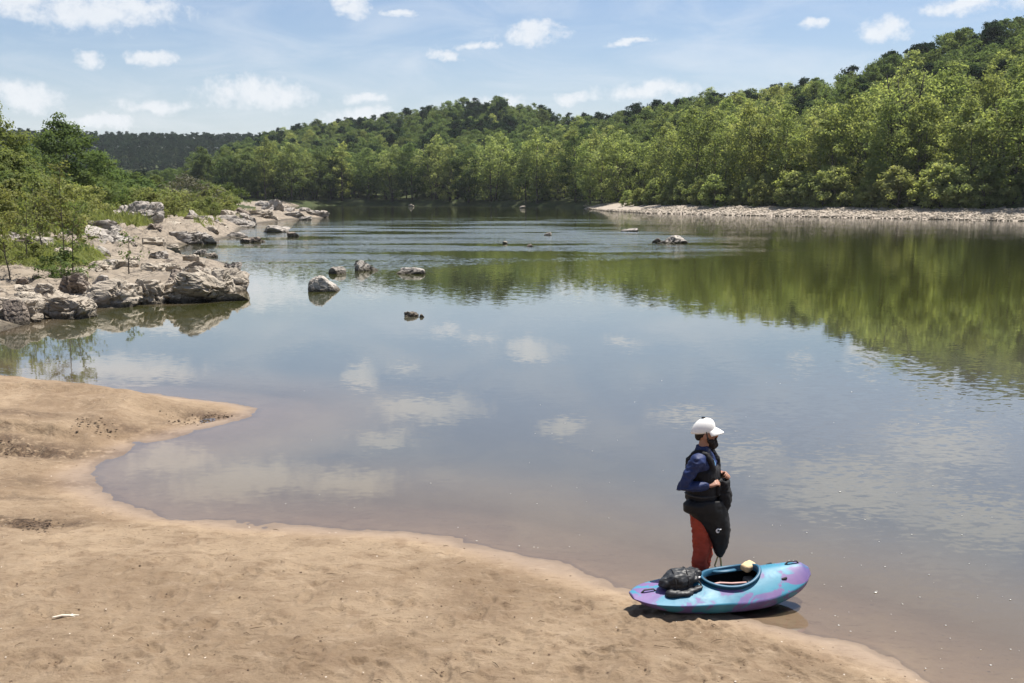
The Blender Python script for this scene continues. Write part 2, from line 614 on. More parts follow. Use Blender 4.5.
def submesh(name, sel, mat, extra=None, zero=False):
    f = FQ[sel]
    used = np.unique(f)
    re = np.full(na * nr, -1)
    re[used] = np.arange(len(used))
    v = np.stack([GX[used], GY[used], np.zeros(len(used)) if zero else GZ[used]], 1)
    me = mesh_from(name, v, re[f], True, mat)
    # faces up
    for k, arr in (extra or {}).items():
        attr(me, k, arr[used])
    return me


def sand_material():
    m, N = material('sand')
    pos = N.new('ShaderNodeNewGeometry').outputs['Position']
    shore = N.new('ShaderNodeAttribute', attribute_name='shore').outputs['Fac']
    lev = N.new('ShaderNodeSeparateXYZ', {0: pos}).outputs[2]
    big = N.noise(pos, 0.55, 6, 0.6, 0.5).outputs[0]
    mid = N.noise(pos, 4.0, 8, 0.68).outputs[0]
    fine = N.noise(N.vmath('MULTIPLY', pos, (1.0, 1.5, 1.0)), 24.0, 7, 0.8).outputs[0]
    grain = N.noise(pos, 260.0, 3, 0.8).outputs[0]
    c = N.ramp(big, [(0.36, (0.20, 0.136, 0.082)), (0.64, (0.335, 0.246, 0.158))])
    patch_n = N.noise(N.vmath('MULTIPLY', pos, (1.0, 1.8, 1.0)), 1.9, 7, 0.72, 0.6).outputs[0]
    c = N.mix(N.range(patch_n, 0.5, 0.66, 0, 0.6), c, (0.165, 0.105, 0.062))
    c = N.mix(N.range(patch_n, 0.30, 0.44, 0.45, 0.0), c, (0.42, 0.32, 0.22))
    c = N.mix(N.range(mid, 0.5, 0.68, 0, 0.7), c, (0.16, 0.10, 0.057))
    c = N.mix(N.range(mid, 0.28, 0.45, 0.55, 0.0), c, (0.40, 0.305, 0.21))
    c = N.mix(N.range(fine, 0.56, 0.70, 0, 0.75), c, (0.12, 0.078, 0.047))
    c = N.mix(N.range(grain, 0.2, 0.8, 0.0, 0.3, False), c, (0.33, 0.257, 0.178))
    # silt-smooth, damp strip at the water line and dark damp patches
    edge = N.math('ADD', shore, N.math('MULTIPLY', N.math('SUBTRACT', big, 0.5), 0.55))
    c = N.mix(N.range(edge, 0.15, 0.55, 0.75, 0.0), c, (0.215, 0.160, 0.116))
    streak = N.noise(N.vmath('MULTIPLY', pos, (1.0, 3.2, 1.0)), 6.5, 7, 0.72, 0.4).outputs[0]
    c = N.mix(N.range(streak, 0.55, 0.68, 0, 0.65), c, (0.115, 0.072, 0.042))
    c = N.mix(N.range(streak, 0.24, 0.40, 0.4, 0.0), c, (0.42, 0.325, 0.225))
    c = N.mix(N.math('MULTIPLY', N.range(lev, 0.003, 0.014, 0.4, 0.0), N.range(lev, -0.012, -0.002)), c, (0.11, 0.082, 0.062))
    spec_n = N.noise(pos, 22.0, 3, 0.6).outputs[0]
    c = N.mix(N.range(spec_n, 0.68, 0.74, 0, 0.75), c, (0.075, 0.048, 0.03))
    mud = N.new('ShaderNodeAttribute', attribute_name='mud').outputs['Fac']
    mudf = N.math('MULTIPLY', mud, N.range(N.noise(pos, 7.0, 6, 0.7).outputs[0], 0.37, 0.52))
    c = N.mix(mudf, c, N.mix(N.range(fine, 0.4, 0.6), (0.15, 0.098, 0.06), (0.075, 0.052, 0.036)))
    b = N.new('ShaderNodeBsdfPrincipled', {'Base Color': c, 'Roughness': N.range(edge, 0.0, 0.35, 0.45, 0.92), 'Specular IOR Level': 0.25})
    h = N.math('ADD', N.math('MULTIPLY', mid, 1.3), N.math('ADD', N.math('MULTIPLY', fine, 0.35), N.math('MULTIPLY', grain, 0.06)))
    N.put(b, 'Normal', N.bump(h, N.range(edge, 0.1, 0.7, 0.15, 1.0), 0.07))
    N.out(b)
    return m


def earth_material(name, a, b, dark, green, amount, scale=1.0):
    m, N = material(name)
    pos = N.new('ShaderNodeNewGeometry').outputs['Position']
    n1 = N.noise(pos, 0.5 * scale, 8, 0.65, 0.6).outputs[0]
    n2 = N.noise(pos, 3.0 * scale, 8, 0.7).outputs[0]
    c = N.ramp(n1, [(0.3, a), (0.7, b)])
    c = N.mix(N.range(n2, 0.55, 0.7, 0, 0.8), c, dark)
    c = N.mix(N.range(N.noise(pos, 0.8 * scale, 6, 0.7).outputs[0], amount, amount + 0.1), c, green)
    s = N.new('ShaderNodeBsdfPrincipled', {'Base Color': c, 'Roughness': 0.95, 'Specular IOR Level': 0.2})
    N.put(s, 'Normal', N.bump(n2, 0.9, 0.25 / scale))
    N.out(s)
    return m


M['sand'] = sand_material()
M['left_ground'] = rock_material('left_ground', (0.15, 0.122, 0.09), (0.275, 0.228, 0.172), (0.045, 0.037, 0.028), 0.52)
M['gravel'] = earth_material('gravel', (0.26, 0.215, 0.17), (0.38, 0.33, 0.275), (0.14, 0.115, 0.09), (0.14, 0.13, 0.07), 0.72, 2.0)
M['forest_floor'] = earth_material('forest_floor', (0.035, 0.045, 0.018), (0.055, 0.06, 0.025), (0.03, 0.025, 0.015), (0.05, 0.075, 0.02), 0.5)

mud = np.zeros(na * nr)
for (u_, v_, w_, sy, k) in [(25, 513, 42, 0.22, 1.0), (75, 512, 14, 0.12, 0.8), (6, 441, 38, 0.35, 0.8), (12, 452, 20, 0.2, 0.6), (212, 407, 34, 0.28, 0.9), (170, 416, 30, 0.2, 0.5), (90, 424, 22, 0.25, 0.5),
                            (5, 478, 40, 0.15, 0.4), (30, 446, 80, 0.40, 0.95), (95, 442, 50, 0.25, 0.7), (50, 472, 70, 0.25, 0.6), (25, 425, 60, 0.35, 0.6), (140, 424, 55, 0.25, 0.75), (20, 490, 50, 0.12, 0.6)]:
    c = ground_at(u_, v_, 0.2)
    mud = np.maximum(mud, k * np.exp(-(((GX - c[0]) / (w_ * c[1] / FOC)) ** 2 + ((GY - c[1]) / sy) ** 2)) * 1.25)
mud = np.clip(mud, 0, 1)
tag(link('beach', submesh('beach', is_beach, M['sand'], {'shore': GS, 'mud': mud})), kind='structure')
tag(link('gravel_bar', submesh('gravel_bar', is_bar, M['gravel'])), kind='structure')
tag(link('hills', submesh('hills', is_hill, M['forest_floor'])), kind='structure')
tag(link('ground', submesh('ground', REST, M['left_ground'])), kind='structure')


# ------------------------------------------------------------------ water
def water_material():
    m, N = material('river_water')
    pos = N.new('ShaderNodeNewGeometry').outputs['Position']
    depth = N.new('ShaderNodeAttribute', attribute_name='depth').outputs['Fac']
    rip = N.new('ShaderNodeAttribute', attribute_name='ripple').outputs['Fac']
    half = (0.5, 0.5, 0.5)

    def slopes(vec, scale, detail, amp, stretch=(1, 1, 1)):
        v = N.vmath('MULTIPLY', vec, stretch)
        c = N.noise(v, scale, detail, 0.5, 0.3).outputs['Color']
        return N.vmath('SCALE', N.vmath('SUBTRACT', c, half), amp)
    fine = slopes(pos, 11.0, 2, 1.0, (0.5, 1.0, 1.0))
    wave = slopes(pos, 4.0, 2, 0.45, (0.5, 1.0, 1.0))
    swell = slopes(pos, 0.35, 2, 0.12, (0.6, 1.0, 1.0))
    s = N.vmath('ADD', N.vmath('ADD', fine, wave), swell)
    s = N.vmath('SCALE', s, rip)
    s = N.vmath('MULTIPLY', s, (1, 1, 0))
    nrm = N.vmath('NORMALIZE', N.vmath('ADD', s, (0, 0, 1)))
    fres = N.new('ShaderNodeFresnel', {'IOR': 1.333, 'Normal': nrm}).outputs[0]
    fres = N.math('SUBTRACT', 1.0, N.math('POWER', N.math('SUBTRACT', 1.0, fres), 1.45))
    gl = N.new('ShaderNodeBsdfGlossy', {'Color': (1, 1, 1), 'Roughness': N.range(rip, 0.1, 1.0, 0.02, 0.16), 'Normal': nrm})
    murk_n = N.noise(pos, 0.06, 3, 0.6).outputs[0]
    shal = N.range(depth, 0.0, 0.6, 1.0, 0.0)
    silt_sheen = N.new('ShaderNodeAttribute', attribute_name='silt_sheen').outputs['Fac']
    murk = N.new('ShaderNodeBsdfDiffuse', {'Color': N.mix(silt_sheen, N.ramp(murk_n, [(0.3, (0.032, 0.035, 0.006)), (0.7, (0.044, 0.047, 0.009))]), N.ramp(murk_n, [(0.3, (0.074, 0.070, 0.058)), (0.7, (0.086, 0.081, 0.066))]))})  # near water: silt grey, also lightened to make up for weak sky reflection
    N.put(murk, 'Color', N.mix(shal, murk.inputs['Color'].links[0].from_socket, (0.185, 0.142, 0.09)))
    tr = N.new('ShaderNodeBsdfTransparent', {'Color': (0.86, 0.84, 0.80)})
    fac = N.math('SUBTRACT', 1.0, N.math('EXPONENT', N.math('MULTIPLY', depth, -5.0)))
    body = N.new('ShaderNodeMixShader', {0: fac, 1: tr.outputs[0], 2: murk.outputs[0]})
    N.out(N.new('ShaderNodeMixShader', {0: fres, 1: body.outputs[0], 2: gl.outputs[0]}))
    return m


p3 = np.stack([GX, GY, 0 * GX], 1)
depth = np.maximum(-GZ, 0)
rip = 0.012 + 0.045 * sstep(28, 75, GY) + 0.05 * sstep(60, 160, GY)


def patch(u, v, wu, y0, y1, amp):
    """a patch of wind or current ruffling: a band of the river between two distances"""
    c = ground_at(u, v)
    q = np.exp(-(((GX - c[0]) / (wu * c[1] / FOC)) ** 2 + ((GY - c[1]) / (0.5 * (y1 - y0))) ** 2))
    return amp * q


streak = 0.75 + 0.9 * fbm(p3 * np.array([0.085, 0.22, 1]), 5, 77)
rip += patch(880, 480, 150, 9, 17, 0.10) * np.clip(0.6 + 0.7 * fbm(p3 / 3.0, 3, 78), 0, 1.5)
rip += patch(950, 400, 160, 17, 27, 0.05)
for a in [(560, 243, 120, 70, 100, 1.2), (470, 246, 150, 74, 92, 1.0), (400, 262, 70, 58, 66, 0.6), (330, 232, 130, 95, 130, 0.9), (640, 238, 60, 88, 108, 0.8), (540, 232, 110, 105, 135, 0.8),
          (500, 222, 140, 130, 185, 0.5), (310, 256, 80, 60, 74, 0.6), (430, 206.8, 160, 330, 410, 0.35)]:
    rip += patch(*a) * np.clip(1.9 * (streak - 0.28), 0, 2.0)
rip += 0.02 * np.clip(fbm(p3 * np.array([0.05, 0.2, 1]), 4, 79), 0, 1) * sstep(14, 30, GY)
silt_sheen = sstep(46, 20, GY + 0.25 * np.maximum(GX - 4, 0) + 5 * fbm(p3 / 12.0, 3, 81))  # paler towards the beach: silt plus sky reflection put into the water colour
M['water'] = water_material()
is_water = (GZ[FQ].min(1) < 0.02) & (fs < 1.5)
tag(link('river_water', submesh('river_water', is_water, M['water'], {'depth': depth, 'ripple': rip, 'silt_sheen': silt_sheen}, zero=True)), kind='structure')

# ------------------------------------------------------------------ trees, shrubs and grass
def unit(v):
    return v / (np.linalg.norm(v, axis=-1, keepdims=True) + 1e-12)


def leaf_cards(rng, c, n, size, aspect=0.6):
    """one small leaf-spray face at each place c, facing n"""
    k = len(c)
    n = unit(n)
    t = unit(np.cross(n, rng.normal(0, 1, (k, 3))))
    b = np.cross(n, t)
    s = size * rng.uniform(0.6, 1.3, k)[:, None]
    bend = n * s * rng.uniform(-0.3, 0.1, k)[:, None]
    v = np.stack([c - t * s, c - b * s * aspect + bend, c + t * s, c + b * s * aspect + bend], 1).reshape(-1, 3)
    return v, np.arange(4 * k).reshape(k, 4)


def crown_shape(rng, h, rad, low, n_clump, per, leaf, top=0.62, spread=(0.2, 0.36), flat=0.75, gap=0.0):
    """leaf clumps spread through the crown's volume; returns verts, faces, tint, clump centres"""
    cs, vs, fs, ts, n0 = [], [], [], [], 0
    lean = rng.normal(0, 0.05, 2)
    for k in range(n_clump):
        t = rng.uniform(0.0, 1.0) ** 0.85
        z = low * h + t * (1 - low) * h * 0.96
        prof = rad * (math.sin(math.pi * min(1, (t * (1 - 0.14) + 0.14)) ** (math.log(0.5) / math.log(top))) ** 0.75 + 0.08)
        a = rng.uniform(0, 2 * math.pi)
        rho = prof * (rng.random() ** 0.42) * (0.9 + 0.25 * math.sin(3 * a + k % 3))
        rc = rad * rng.uniform(*spread) * (0.75 + 0.25 * prof / rad)
        c = np.array([math.cos(a) * rho + lean[0] * z, math.sin(a) * rho + lean[1] * z, min(z, h - rc * 0.6)])
        cs.append((c, rc))
        m = int(per * (rc / (0.28 * rad)) ** 2 * rng.uniform(0.75, 1.2))
        d = unit(rng.normal(0, 1, (m, 3)) + np.array([0, 0, 0.35]))
        q = c + d * np.array([1, 1, flat]) * rc * (rng.random(m) ** 0.35)[:, None] * (1 + 0.25 * rng.normal(0, 1, m))[:, None]
        q += 0.25 * rc * rng.normal(0, 1, (1, 3))
        nn = d * 0.9 + rng.normal(0, 0.5, (m, 3)) + np.array([0, 0, 0.45])
        v, f = leaf_cards(rng, q, nn, leaf)
        vs.append(v)
        fs.append(f + n0)
        n0 += len(v)
        ts.append(np.repeat(np.clip(rng.uniform(0.1, 0.9) + rng.normal(0, 0.12, m), 0, 1), 4))
    return np.concatenate(vs), np.concatenate(fs), np.concatenate(ts), cs


def trunk_geo(rng, h, r0, cs, n_limb, reach=0.78, stems=1):
    g = Geo()
    for s in range(stems):
        a = rng.uniform(0, 6.28)
        off = np.array([math.cos(a), math.sin(a), 0]) * (0.0 if stems == 1 else h * 0.03)
        ts = np.linspace(0, 1, 7)
        sway = rng.normal(0, 0.012 * h, (7, 2)).cumsum(0) * (ts[:, None])
        P = np.stack([off[0] * (1 + 4 * ts) + sway[:, 0], off[1] * (1 + 4 * ts) + sway[:, 1], ts * h * reach - 0.4 * (ts == 0)], 1)
        g.tube(P, r0 * (1.0 - 0.82 * ts) * (1.25 * (ts == 0) + (ts > 0)), 8, False)
        order = rng.permutation(len(cs))[:n_limb]
        for i in order:
            c, rc = cs[i]
            zb = max(0.12 * h, min(c[2] - 0.12 * h - 0.3 * np.hypot(c[0], c[1]), h * reach * 0.92))
            tb = zb / (h * reach)
            b = np.array([np.interp(zb, P[:, 2], P[:, 0]), np.interp(zb, P[:, 2], P[:, 1]), zb])
            mid = b * 0.5 + c * 0.5 + np.array([0, 0, -0.03 * h]) + rng.normal(0, 0.015 * h, 3)
            rl = r0 * (1 - 0.8 * tb) * 0.5
            g.tube([b, mid, c], [rl, rl * 0.6, rl * 0.2], 6, False)
    return g


def make_tree(name, rng, h, rad, leafmat, barkmat, low=0.12, n_clump=60, per=110, leaf=0.42, limbs=14, r0=0.3, **kw):
    """a tree at the origin: an Empty with trunk and crown; returns it (not yet placed)"""
    stems = kw.pop('stems', 1)
    reach = kw.pop('reach', 0.78)
    v, f, t, cs = crown_shape(rng, h, rad, low, n_clump, per, leaf, **kw)
    me = mesh_from('crown', v, f, True, leafmat)
    attr(me, 'tint', t)
    tm = trunk_geo(rng, h, r0, cs, limbs, reach, stems).mesh('trunk', barkmat)
    root = empty(name, (0, 0, 0))
    link('trunk', tm, root)
    link('crown', me, root)
    return root


class Kind:
    """prototypes of one kind of plant; the first use of each moves the prototype, later uses copy it"""

    def __init__(self, protos):
        self.p = [[t, False] for t in protos]

    def place(self, k, loc, rz, sc):
        e = self.p[k % len(self.p)]
        if not e[1]:
            e[1] = True
            o = e[0]
            o.location = loc
            o.rotation_euler = (0, 0, rz)
            o.scale = sc
            return o
        return dup(e[0], loc, rz, sc)


g_ = lambda s: np.random.default_rng(s)
# riverbank trees of the right and far shore (unit height about 22 m)
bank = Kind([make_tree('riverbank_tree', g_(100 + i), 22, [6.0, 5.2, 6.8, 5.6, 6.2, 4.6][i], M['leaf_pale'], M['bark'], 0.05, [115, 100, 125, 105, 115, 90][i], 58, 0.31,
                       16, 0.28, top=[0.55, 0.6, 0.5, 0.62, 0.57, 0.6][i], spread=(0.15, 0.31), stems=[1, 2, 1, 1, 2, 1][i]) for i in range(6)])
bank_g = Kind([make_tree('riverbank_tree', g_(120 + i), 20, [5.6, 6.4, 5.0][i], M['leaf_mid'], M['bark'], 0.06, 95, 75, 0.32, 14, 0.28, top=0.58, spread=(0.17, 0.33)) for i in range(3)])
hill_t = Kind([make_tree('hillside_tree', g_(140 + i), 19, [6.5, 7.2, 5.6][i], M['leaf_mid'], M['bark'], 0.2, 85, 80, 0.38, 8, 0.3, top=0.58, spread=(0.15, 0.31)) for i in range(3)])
hill_d = Kind([make_tree('hillside_tree', g_(160 + i), 19, [6.6, 5.6][i], M['leaf_dark_shaded'], M['bark'], 0.2, 80, 85, 0.38, 8, 0.3, top=0.6, spread=(0.15, 0.31)) for i in range(2)])
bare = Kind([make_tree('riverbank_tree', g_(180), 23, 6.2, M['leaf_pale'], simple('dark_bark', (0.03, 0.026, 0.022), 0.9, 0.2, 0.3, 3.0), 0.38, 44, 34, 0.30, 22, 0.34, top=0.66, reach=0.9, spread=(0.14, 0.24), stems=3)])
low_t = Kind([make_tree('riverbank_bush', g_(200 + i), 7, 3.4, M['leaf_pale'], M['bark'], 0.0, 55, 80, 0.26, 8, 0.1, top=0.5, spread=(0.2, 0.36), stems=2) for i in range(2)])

rt = g_(11)
T_SC = lambda s, j=0.12: (s * rt.uniform(1 - j, 1 + j), s * rt.uniform(1 - j, 1 + j), s)


def sampled(n_try, gen, spacing):
    """random places no closer than their spacing"""
    pts, grid = [], {}
    for _ in range(n_try):
        q = gen()
        if q is None:
            continue
        x, y, sp = q[0], q[1], spacing
        k = (int(x // sp), int(y // sp))
        if any((x - a) ** 2 + (y - b) ** 2 < sp * sp for i in (-1, 0, 1) for j in (-1, 0, 1) for a, b in grid.get((k[0] + i, k[1] + j), [])):
            continue
        grid.setdefault(k, []).append((x, y))
        pts.append(q)
    return pts


# candidate places over all the wooded land in view
N_C = 120000
ca = rt.uniform(R(-34), R(36), N_C)
cr = np.sqrt(rt.uniform(140 ** 2, 1180 ** 2, N_C))
cx, cy = cr * np.sin(ca), cr * np.cos(ca)
cz, csd, cdd = terrain(cx, cy)
ctag = np.argmin(np.stack([cdd[t] for t in TAGS], 1), 1)
crc = np.interp(ca, C_AZ, C_R)
ok = (csd > np.where((ctag == 2) | (np.tan(ca) * math.cos(PITCH) * FOC + W / 2 < 575), 3.0, 17.0)) & (ctag >= 2) & ((cr < crc + 25) | ((cr > 960) & (cr < 1165) & (ca < az_of(300))))
order = np.argsort(cr + rt.uniform(0, 30, N_C))
taken, forest_pts, front = {}, [], []
for i in order:
    if not ok[i]:
        continue
    r = cr[i]
    sp = 6.6 if csd[i] < 30 else (7.6 if r < 520 else 9.0)
    k = (int(cx[i] // 9), int(cy[i] // 9))
    if any((cx[i] - a) ** 2 + (cy[i] - b) ** 2 < sp * sp for di in (-1, 0, 1) for dj in (-1, 0, 1) for a, b in taken.get((k[0] + di, k[1] + dj), [])):
        continue
    taken.setdefault(k, []).append((cx[i], cy[i]))
    forest_pts.append((cx[i], cy[i], cz[i], csd[i], ctag[i], r, ca[i]))
fp = np.array(forest_pts)


def column(az):
    return math.tan(az) * math.cos(PITCH) * FOC + W / 2


# individuals: the front rows along both banks, then the nearest of the slope behind
G_FRONT = 'pale riverside trees along the far bank'
G_SECOND = 'trees standing behind the first row of the far bank'
G_SLOPE = 'trees on the wooded slope across the river'
G_FAR = 'trees at the far end of the river'
n_ind = 0
stuff = []
bare_at = az_of(888)
bare_done = False
for x, y, z, s, tg, r, a in fp:
    u = column(a)
    jit = rt.random()
    if u < -10 or u > 1045 or n_ind >= 272:
        stuff.append((x, y, z, s, r, u))
        continue
    rz = rt.uniform(0, 6.28)
    kk = int(rt.integers(0, 60))
    if s < 24 and not (tg == 2 and s > 16):
        n_ind += 1
        if tg == 3 and u > 575:
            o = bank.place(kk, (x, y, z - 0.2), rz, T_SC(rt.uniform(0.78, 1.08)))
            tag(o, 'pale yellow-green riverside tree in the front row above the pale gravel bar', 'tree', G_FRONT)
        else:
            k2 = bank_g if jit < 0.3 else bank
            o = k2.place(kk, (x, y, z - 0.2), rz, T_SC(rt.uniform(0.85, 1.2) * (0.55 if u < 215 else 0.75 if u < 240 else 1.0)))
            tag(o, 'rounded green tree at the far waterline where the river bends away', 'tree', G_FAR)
    elif s < 52 and tg == 3 and u > 520 and r < 400:
        if False:
            bare_done = True
            o = bare.place(0, (x, y, z - 0.2), rz, (1.1, 1.1, 1.12))
            tag(o, 'tall tree with thin leaves and dark bare limbs showing through its crown', 'tree')
        else:
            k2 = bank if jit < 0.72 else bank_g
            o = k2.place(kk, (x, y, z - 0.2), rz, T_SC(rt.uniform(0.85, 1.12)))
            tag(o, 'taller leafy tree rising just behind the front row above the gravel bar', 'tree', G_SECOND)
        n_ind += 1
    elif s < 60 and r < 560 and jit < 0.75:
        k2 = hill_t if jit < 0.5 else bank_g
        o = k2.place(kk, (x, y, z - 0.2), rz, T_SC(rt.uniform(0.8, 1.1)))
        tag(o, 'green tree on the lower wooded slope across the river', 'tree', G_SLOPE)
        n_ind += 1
    else:
        stuff.append((x, y, z, s, r, u))

# low bushes along the foot of the front row and on the gravel bar
for k in range(84):
    u = rt.uniform(470, 1040)
    sh = float(np.interp(u, [470, 585, 605, 700, 800, 900, 1040], [206.2, 208.4, 210.7, 214.3, 216.4, 218.5, 221.3]))
    b = ground_at(u, sh)
    dirv = b[:2] / np.linalg.norm(b[:2])
    off = rt.uniform(10.5, 17)
    # walk inland away from the water
    q = b[:2] + dirv * off * (1.6 if u < 700 else 1.15)
    zz, ss, _ = terrain(np.array([q[0]]), np.array([q[1]]))
    if ss[0] < 7:
        continue
    o = low_t.place(int(rt.integers(0, 9)), (q[0], q[1], zz[0] - 0.15), rt.uniform(0, 6.28), T_SC(rt.uniform(0.45, 1.1), 0.2))
    tag(o, 'low green bush at the foot of the trees behind the gravel bar', 'bush', 'bushes at the foot of the far trees')
q = ground_at(893, 218.9) * 1.15
o = bare.place(0, (q[0], q[1], height(q[0], q[1]) - 0.2), 1.3, (1.15, 1.15, 1.2))
tag(o, 'tall tree with thin leaves and dark bare limbs showing through its crown', 'tree')
bush = make_tree('riverbank_bush', g_(230), 6.5, 3.9, M['leaf_bright'], M['bark'], 0.0, 80, 110, 0.22, 8, 0.1, top=0.45, spread=(0.2, 0.34), stems=3)
q = ground_at(868, 216.3) * 1.055
bush.location = (q[0], q[1], height(q[0], q[1]) - 0.1)
tag(bush, 'round bright yellow-green bush standing out on the gravel bar', 'bush')
bush2 = make_tree('riverbank_bush', g_(231), 6.0, 3.0, M['leaf_bright'], M['bark'], 0.0, 60, 100, 0.22, 8, 0.1, top=0.5, spread=(0.2, 0.34), stems=2)
q = ground_at(676, 212.4) * 1.05
bush2.location = (q[0], q[1], height(q[0], q[1]) - 0.1)
tag(bush2, 'bright narrow bush at the narrow end of the gravel bar', 'bush')

# everything behind them: one wood that reads as a mass, instanced from unlinked prototypes
sc_col = bpy.data.collections.new('wood_sources')
ordered = []
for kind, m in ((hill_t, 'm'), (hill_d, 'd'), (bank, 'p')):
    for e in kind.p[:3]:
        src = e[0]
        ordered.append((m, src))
wood_src = []
for i, (m, src) in enumerate(ordered):
    vs, fs_, mi, tint, n0 = [], [], [], [], 0
    crown = [c for c in src.children if c.name.startswith('crown')][0]
    o = bpy.data.objects.new('wood_source_%02d' % i, crown.data)
    sc_col.objects.link(o)
    wood_src.append(m)
n_m, n_d = sum(1 for m in wood_src if m == 'm'), sum(1 for m in wood_src if m == 'd')
pts, scl, rot, ind = [], [], [], []
for x, y, z, s, r, u in stuff:
    dark = 0.16 + 0.06 * (r > 430) + 0.62 * float(sstep(330, 230, u)) * (r > 830) + 0.35 * float(sstep(0.6, 1.0, np.interp(math.atan2(x, y), C_AZ, C_R) and r / np.interp(math.atan2(x, y), C_AZ, C_R)))  # more dark crowns on the far-left ridge, painting a cloud shadow there
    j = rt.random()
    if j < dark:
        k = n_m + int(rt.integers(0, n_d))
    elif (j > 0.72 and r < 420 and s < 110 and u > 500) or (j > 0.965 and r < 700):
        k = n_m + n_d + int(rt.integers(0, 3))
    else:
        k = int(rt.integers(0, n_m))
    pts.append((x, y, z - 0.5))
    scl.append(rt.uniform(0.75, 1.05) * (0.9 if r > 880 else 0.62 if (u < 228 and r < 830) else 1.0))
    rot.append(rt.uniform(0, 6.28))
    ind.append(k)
# the same wood goes on beyond both edges of the photograph
ox = rt.uniform(0, 1, (700, 2))
for q0, q1 in ox:
    if q0 < 0.55:
        y_, sc0 = 34 + 120 * q0 / 0.55, (0.12, 0.42)
        x_ = -0.57 * y_ - 2 - 70 * q1 ** 1.6
    else:
        a_ = R(36 + 30 * (q0 - 0.55) / 0.45)
        r_ = 150 + 160 * q1
        x_, y_, sc0 = r_ * math.sin(a_), r_ * math.cos(a_), (0.8, 1.1)
    z_, s_, _ = terrain(np.array([x_]), np.array([y_]))
    if s_[0] < (5 if q0 < 0.55 else 17) or (q0 < 0.55 and column(math.atan2(x_, y_)) > -45):
        continue
    pts.append((x_, y_, z_[0] - 0.3))
    scl.append(rt.uniform(*sc0))
    rot.append(rt.uniform(0, 6.28))
    ind.append(n_m + n_d + int(rt.integers(0, 3)) if rt.random() < 0.5 else int(rt.integers(0, n_m)))
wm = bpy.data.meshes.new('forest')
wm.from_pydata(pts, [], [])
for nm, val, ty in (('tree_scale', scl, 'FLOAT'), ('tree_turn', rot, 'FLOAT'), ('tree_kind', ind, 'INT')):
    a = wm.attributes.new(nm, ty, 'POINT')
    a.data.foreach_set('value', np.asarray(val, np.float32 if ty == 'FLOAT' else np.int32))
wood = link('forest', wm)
tag(wood, 'dense green broadleaf wood covering the hills beyond the river', 'forest', kind='stuff')
ng = bpy.data.node_groups.new('forest_scatter', 'GeometryNodeTree')
ng.interface.new_socket('Geometry', in_out='INPUT', socket_type='NodeSocketGeometry')
ng.interface.new_socket('Geometry', in_out='OUTPUT', socket_type='NodeSocketGeometry')
gi, go = ng.nodes.new('NodeGroupInput'), ng.nodes.new('NodeGroupOutput')
iop = ng.nodes.new('GeometryNodeInstanceOnPoints')
ci = ng.nodes.new('GeometryNodeCollectionInfo')
ci.inputs['Collection'].default_value = sc_col
ci.inputs['Separate Children'].default_value = True
ci.inputs['Reset Children'].default_value = True


def named(nm, ty):
    a = ng.nodes.new('GeometryNodeInputNamedAttribute')
    a.data_type = ty
    a.inputs['Name'].default_value = nm
    return a.outputs['Attribute']


cmb = ng.nodes.new('ShaderNodeCombineXYZ')
ng.links.new(named('tree_turn', 'FLOAT'), cmb.inputs[2])
ng.links.new(gi.outputs[0], iop.inputs['Points'])
ng.links.new(ci.outputs[0], iop.inputs['Instance'])
iop.inputs['Pick Instance'].default_value = True
ng.links.new(named('tree_kind', 'INT'), iop.inputs['Instance Index'])
ng.links.new(cmb.outputs[0], iop.inputs['Rotation'])
ng.links.new(named('tree_scale', 'FLOAT'), iop.inputs['Scale'])
ng.links.new(iop.outputs[0], go.inputs[0])
md = wood.modifiers.new('scatter', 'NODES')
md.node_group = ng

# ---- left bank: nearer trees, shrubs, saplings
left_t = Kind([make_tree('broadleaf_tree', g_(300 + i), 10, [4.2, 3.6, 4.4][i], M['leaf_mid'], M['bark'], 0.04, [110, 95, 120][i], 150, 0.17, 14, 0.16, top=0.55, spread=(0.16, 0.3)) for i in range(3)])
left_b = Kind([make_tree('broadleaf_tree', g_(310 + i), 10, [4.4, 3.8][i], M['leaf_bright'], M['bark'], 0.02, 110, 150, 0.17, 14, 0.16, top=0.52, spread=(0.16, 0.3)) for i in range(2)])
shrub = Kind([make_tree('leafy_shrub', g_(320 + i), 3.0, [1.9, 1.6, 2.1, 1.4][i], M['leaf_bright'], M['bark'], 0.0, 48, 60, 0.10, 10, 0.035, top=0.5, spread=(0.16, 0.34), stems=3) for i in range(4)])
shrub_m = Kind([make_tree('leafy_shrub', g_(330 + i), 3.4, [2.0, 1.7][i], M['leaf_mid'], M['bark'], 0.0, 50, 65, 0.11, 10, 0.04, top=0.5, spread=(0.17, 0.34), stems=2) for i in range(2)])


def stand(kind, k, u, ytop, dist, base_h, label, cat, group=None, wide=1.0, sink=0.15):
    """a plant whose top shows at row ytop in column u, at that distance"""
    x = (u - W / 2) / FOC * dist / math.cos(PITCH)
    z0 = height(x, dist)
    zt = at_dist(u, ytop, dist)[2]
    s = max(0.15, (zt - z0) / base_h)
    o = kind.place(k, (x, dist, z0 - sink), rt.uniform(0, 6.28), (s * wide, s * wide, s))
    tag(o, label, cat, group)
    return o


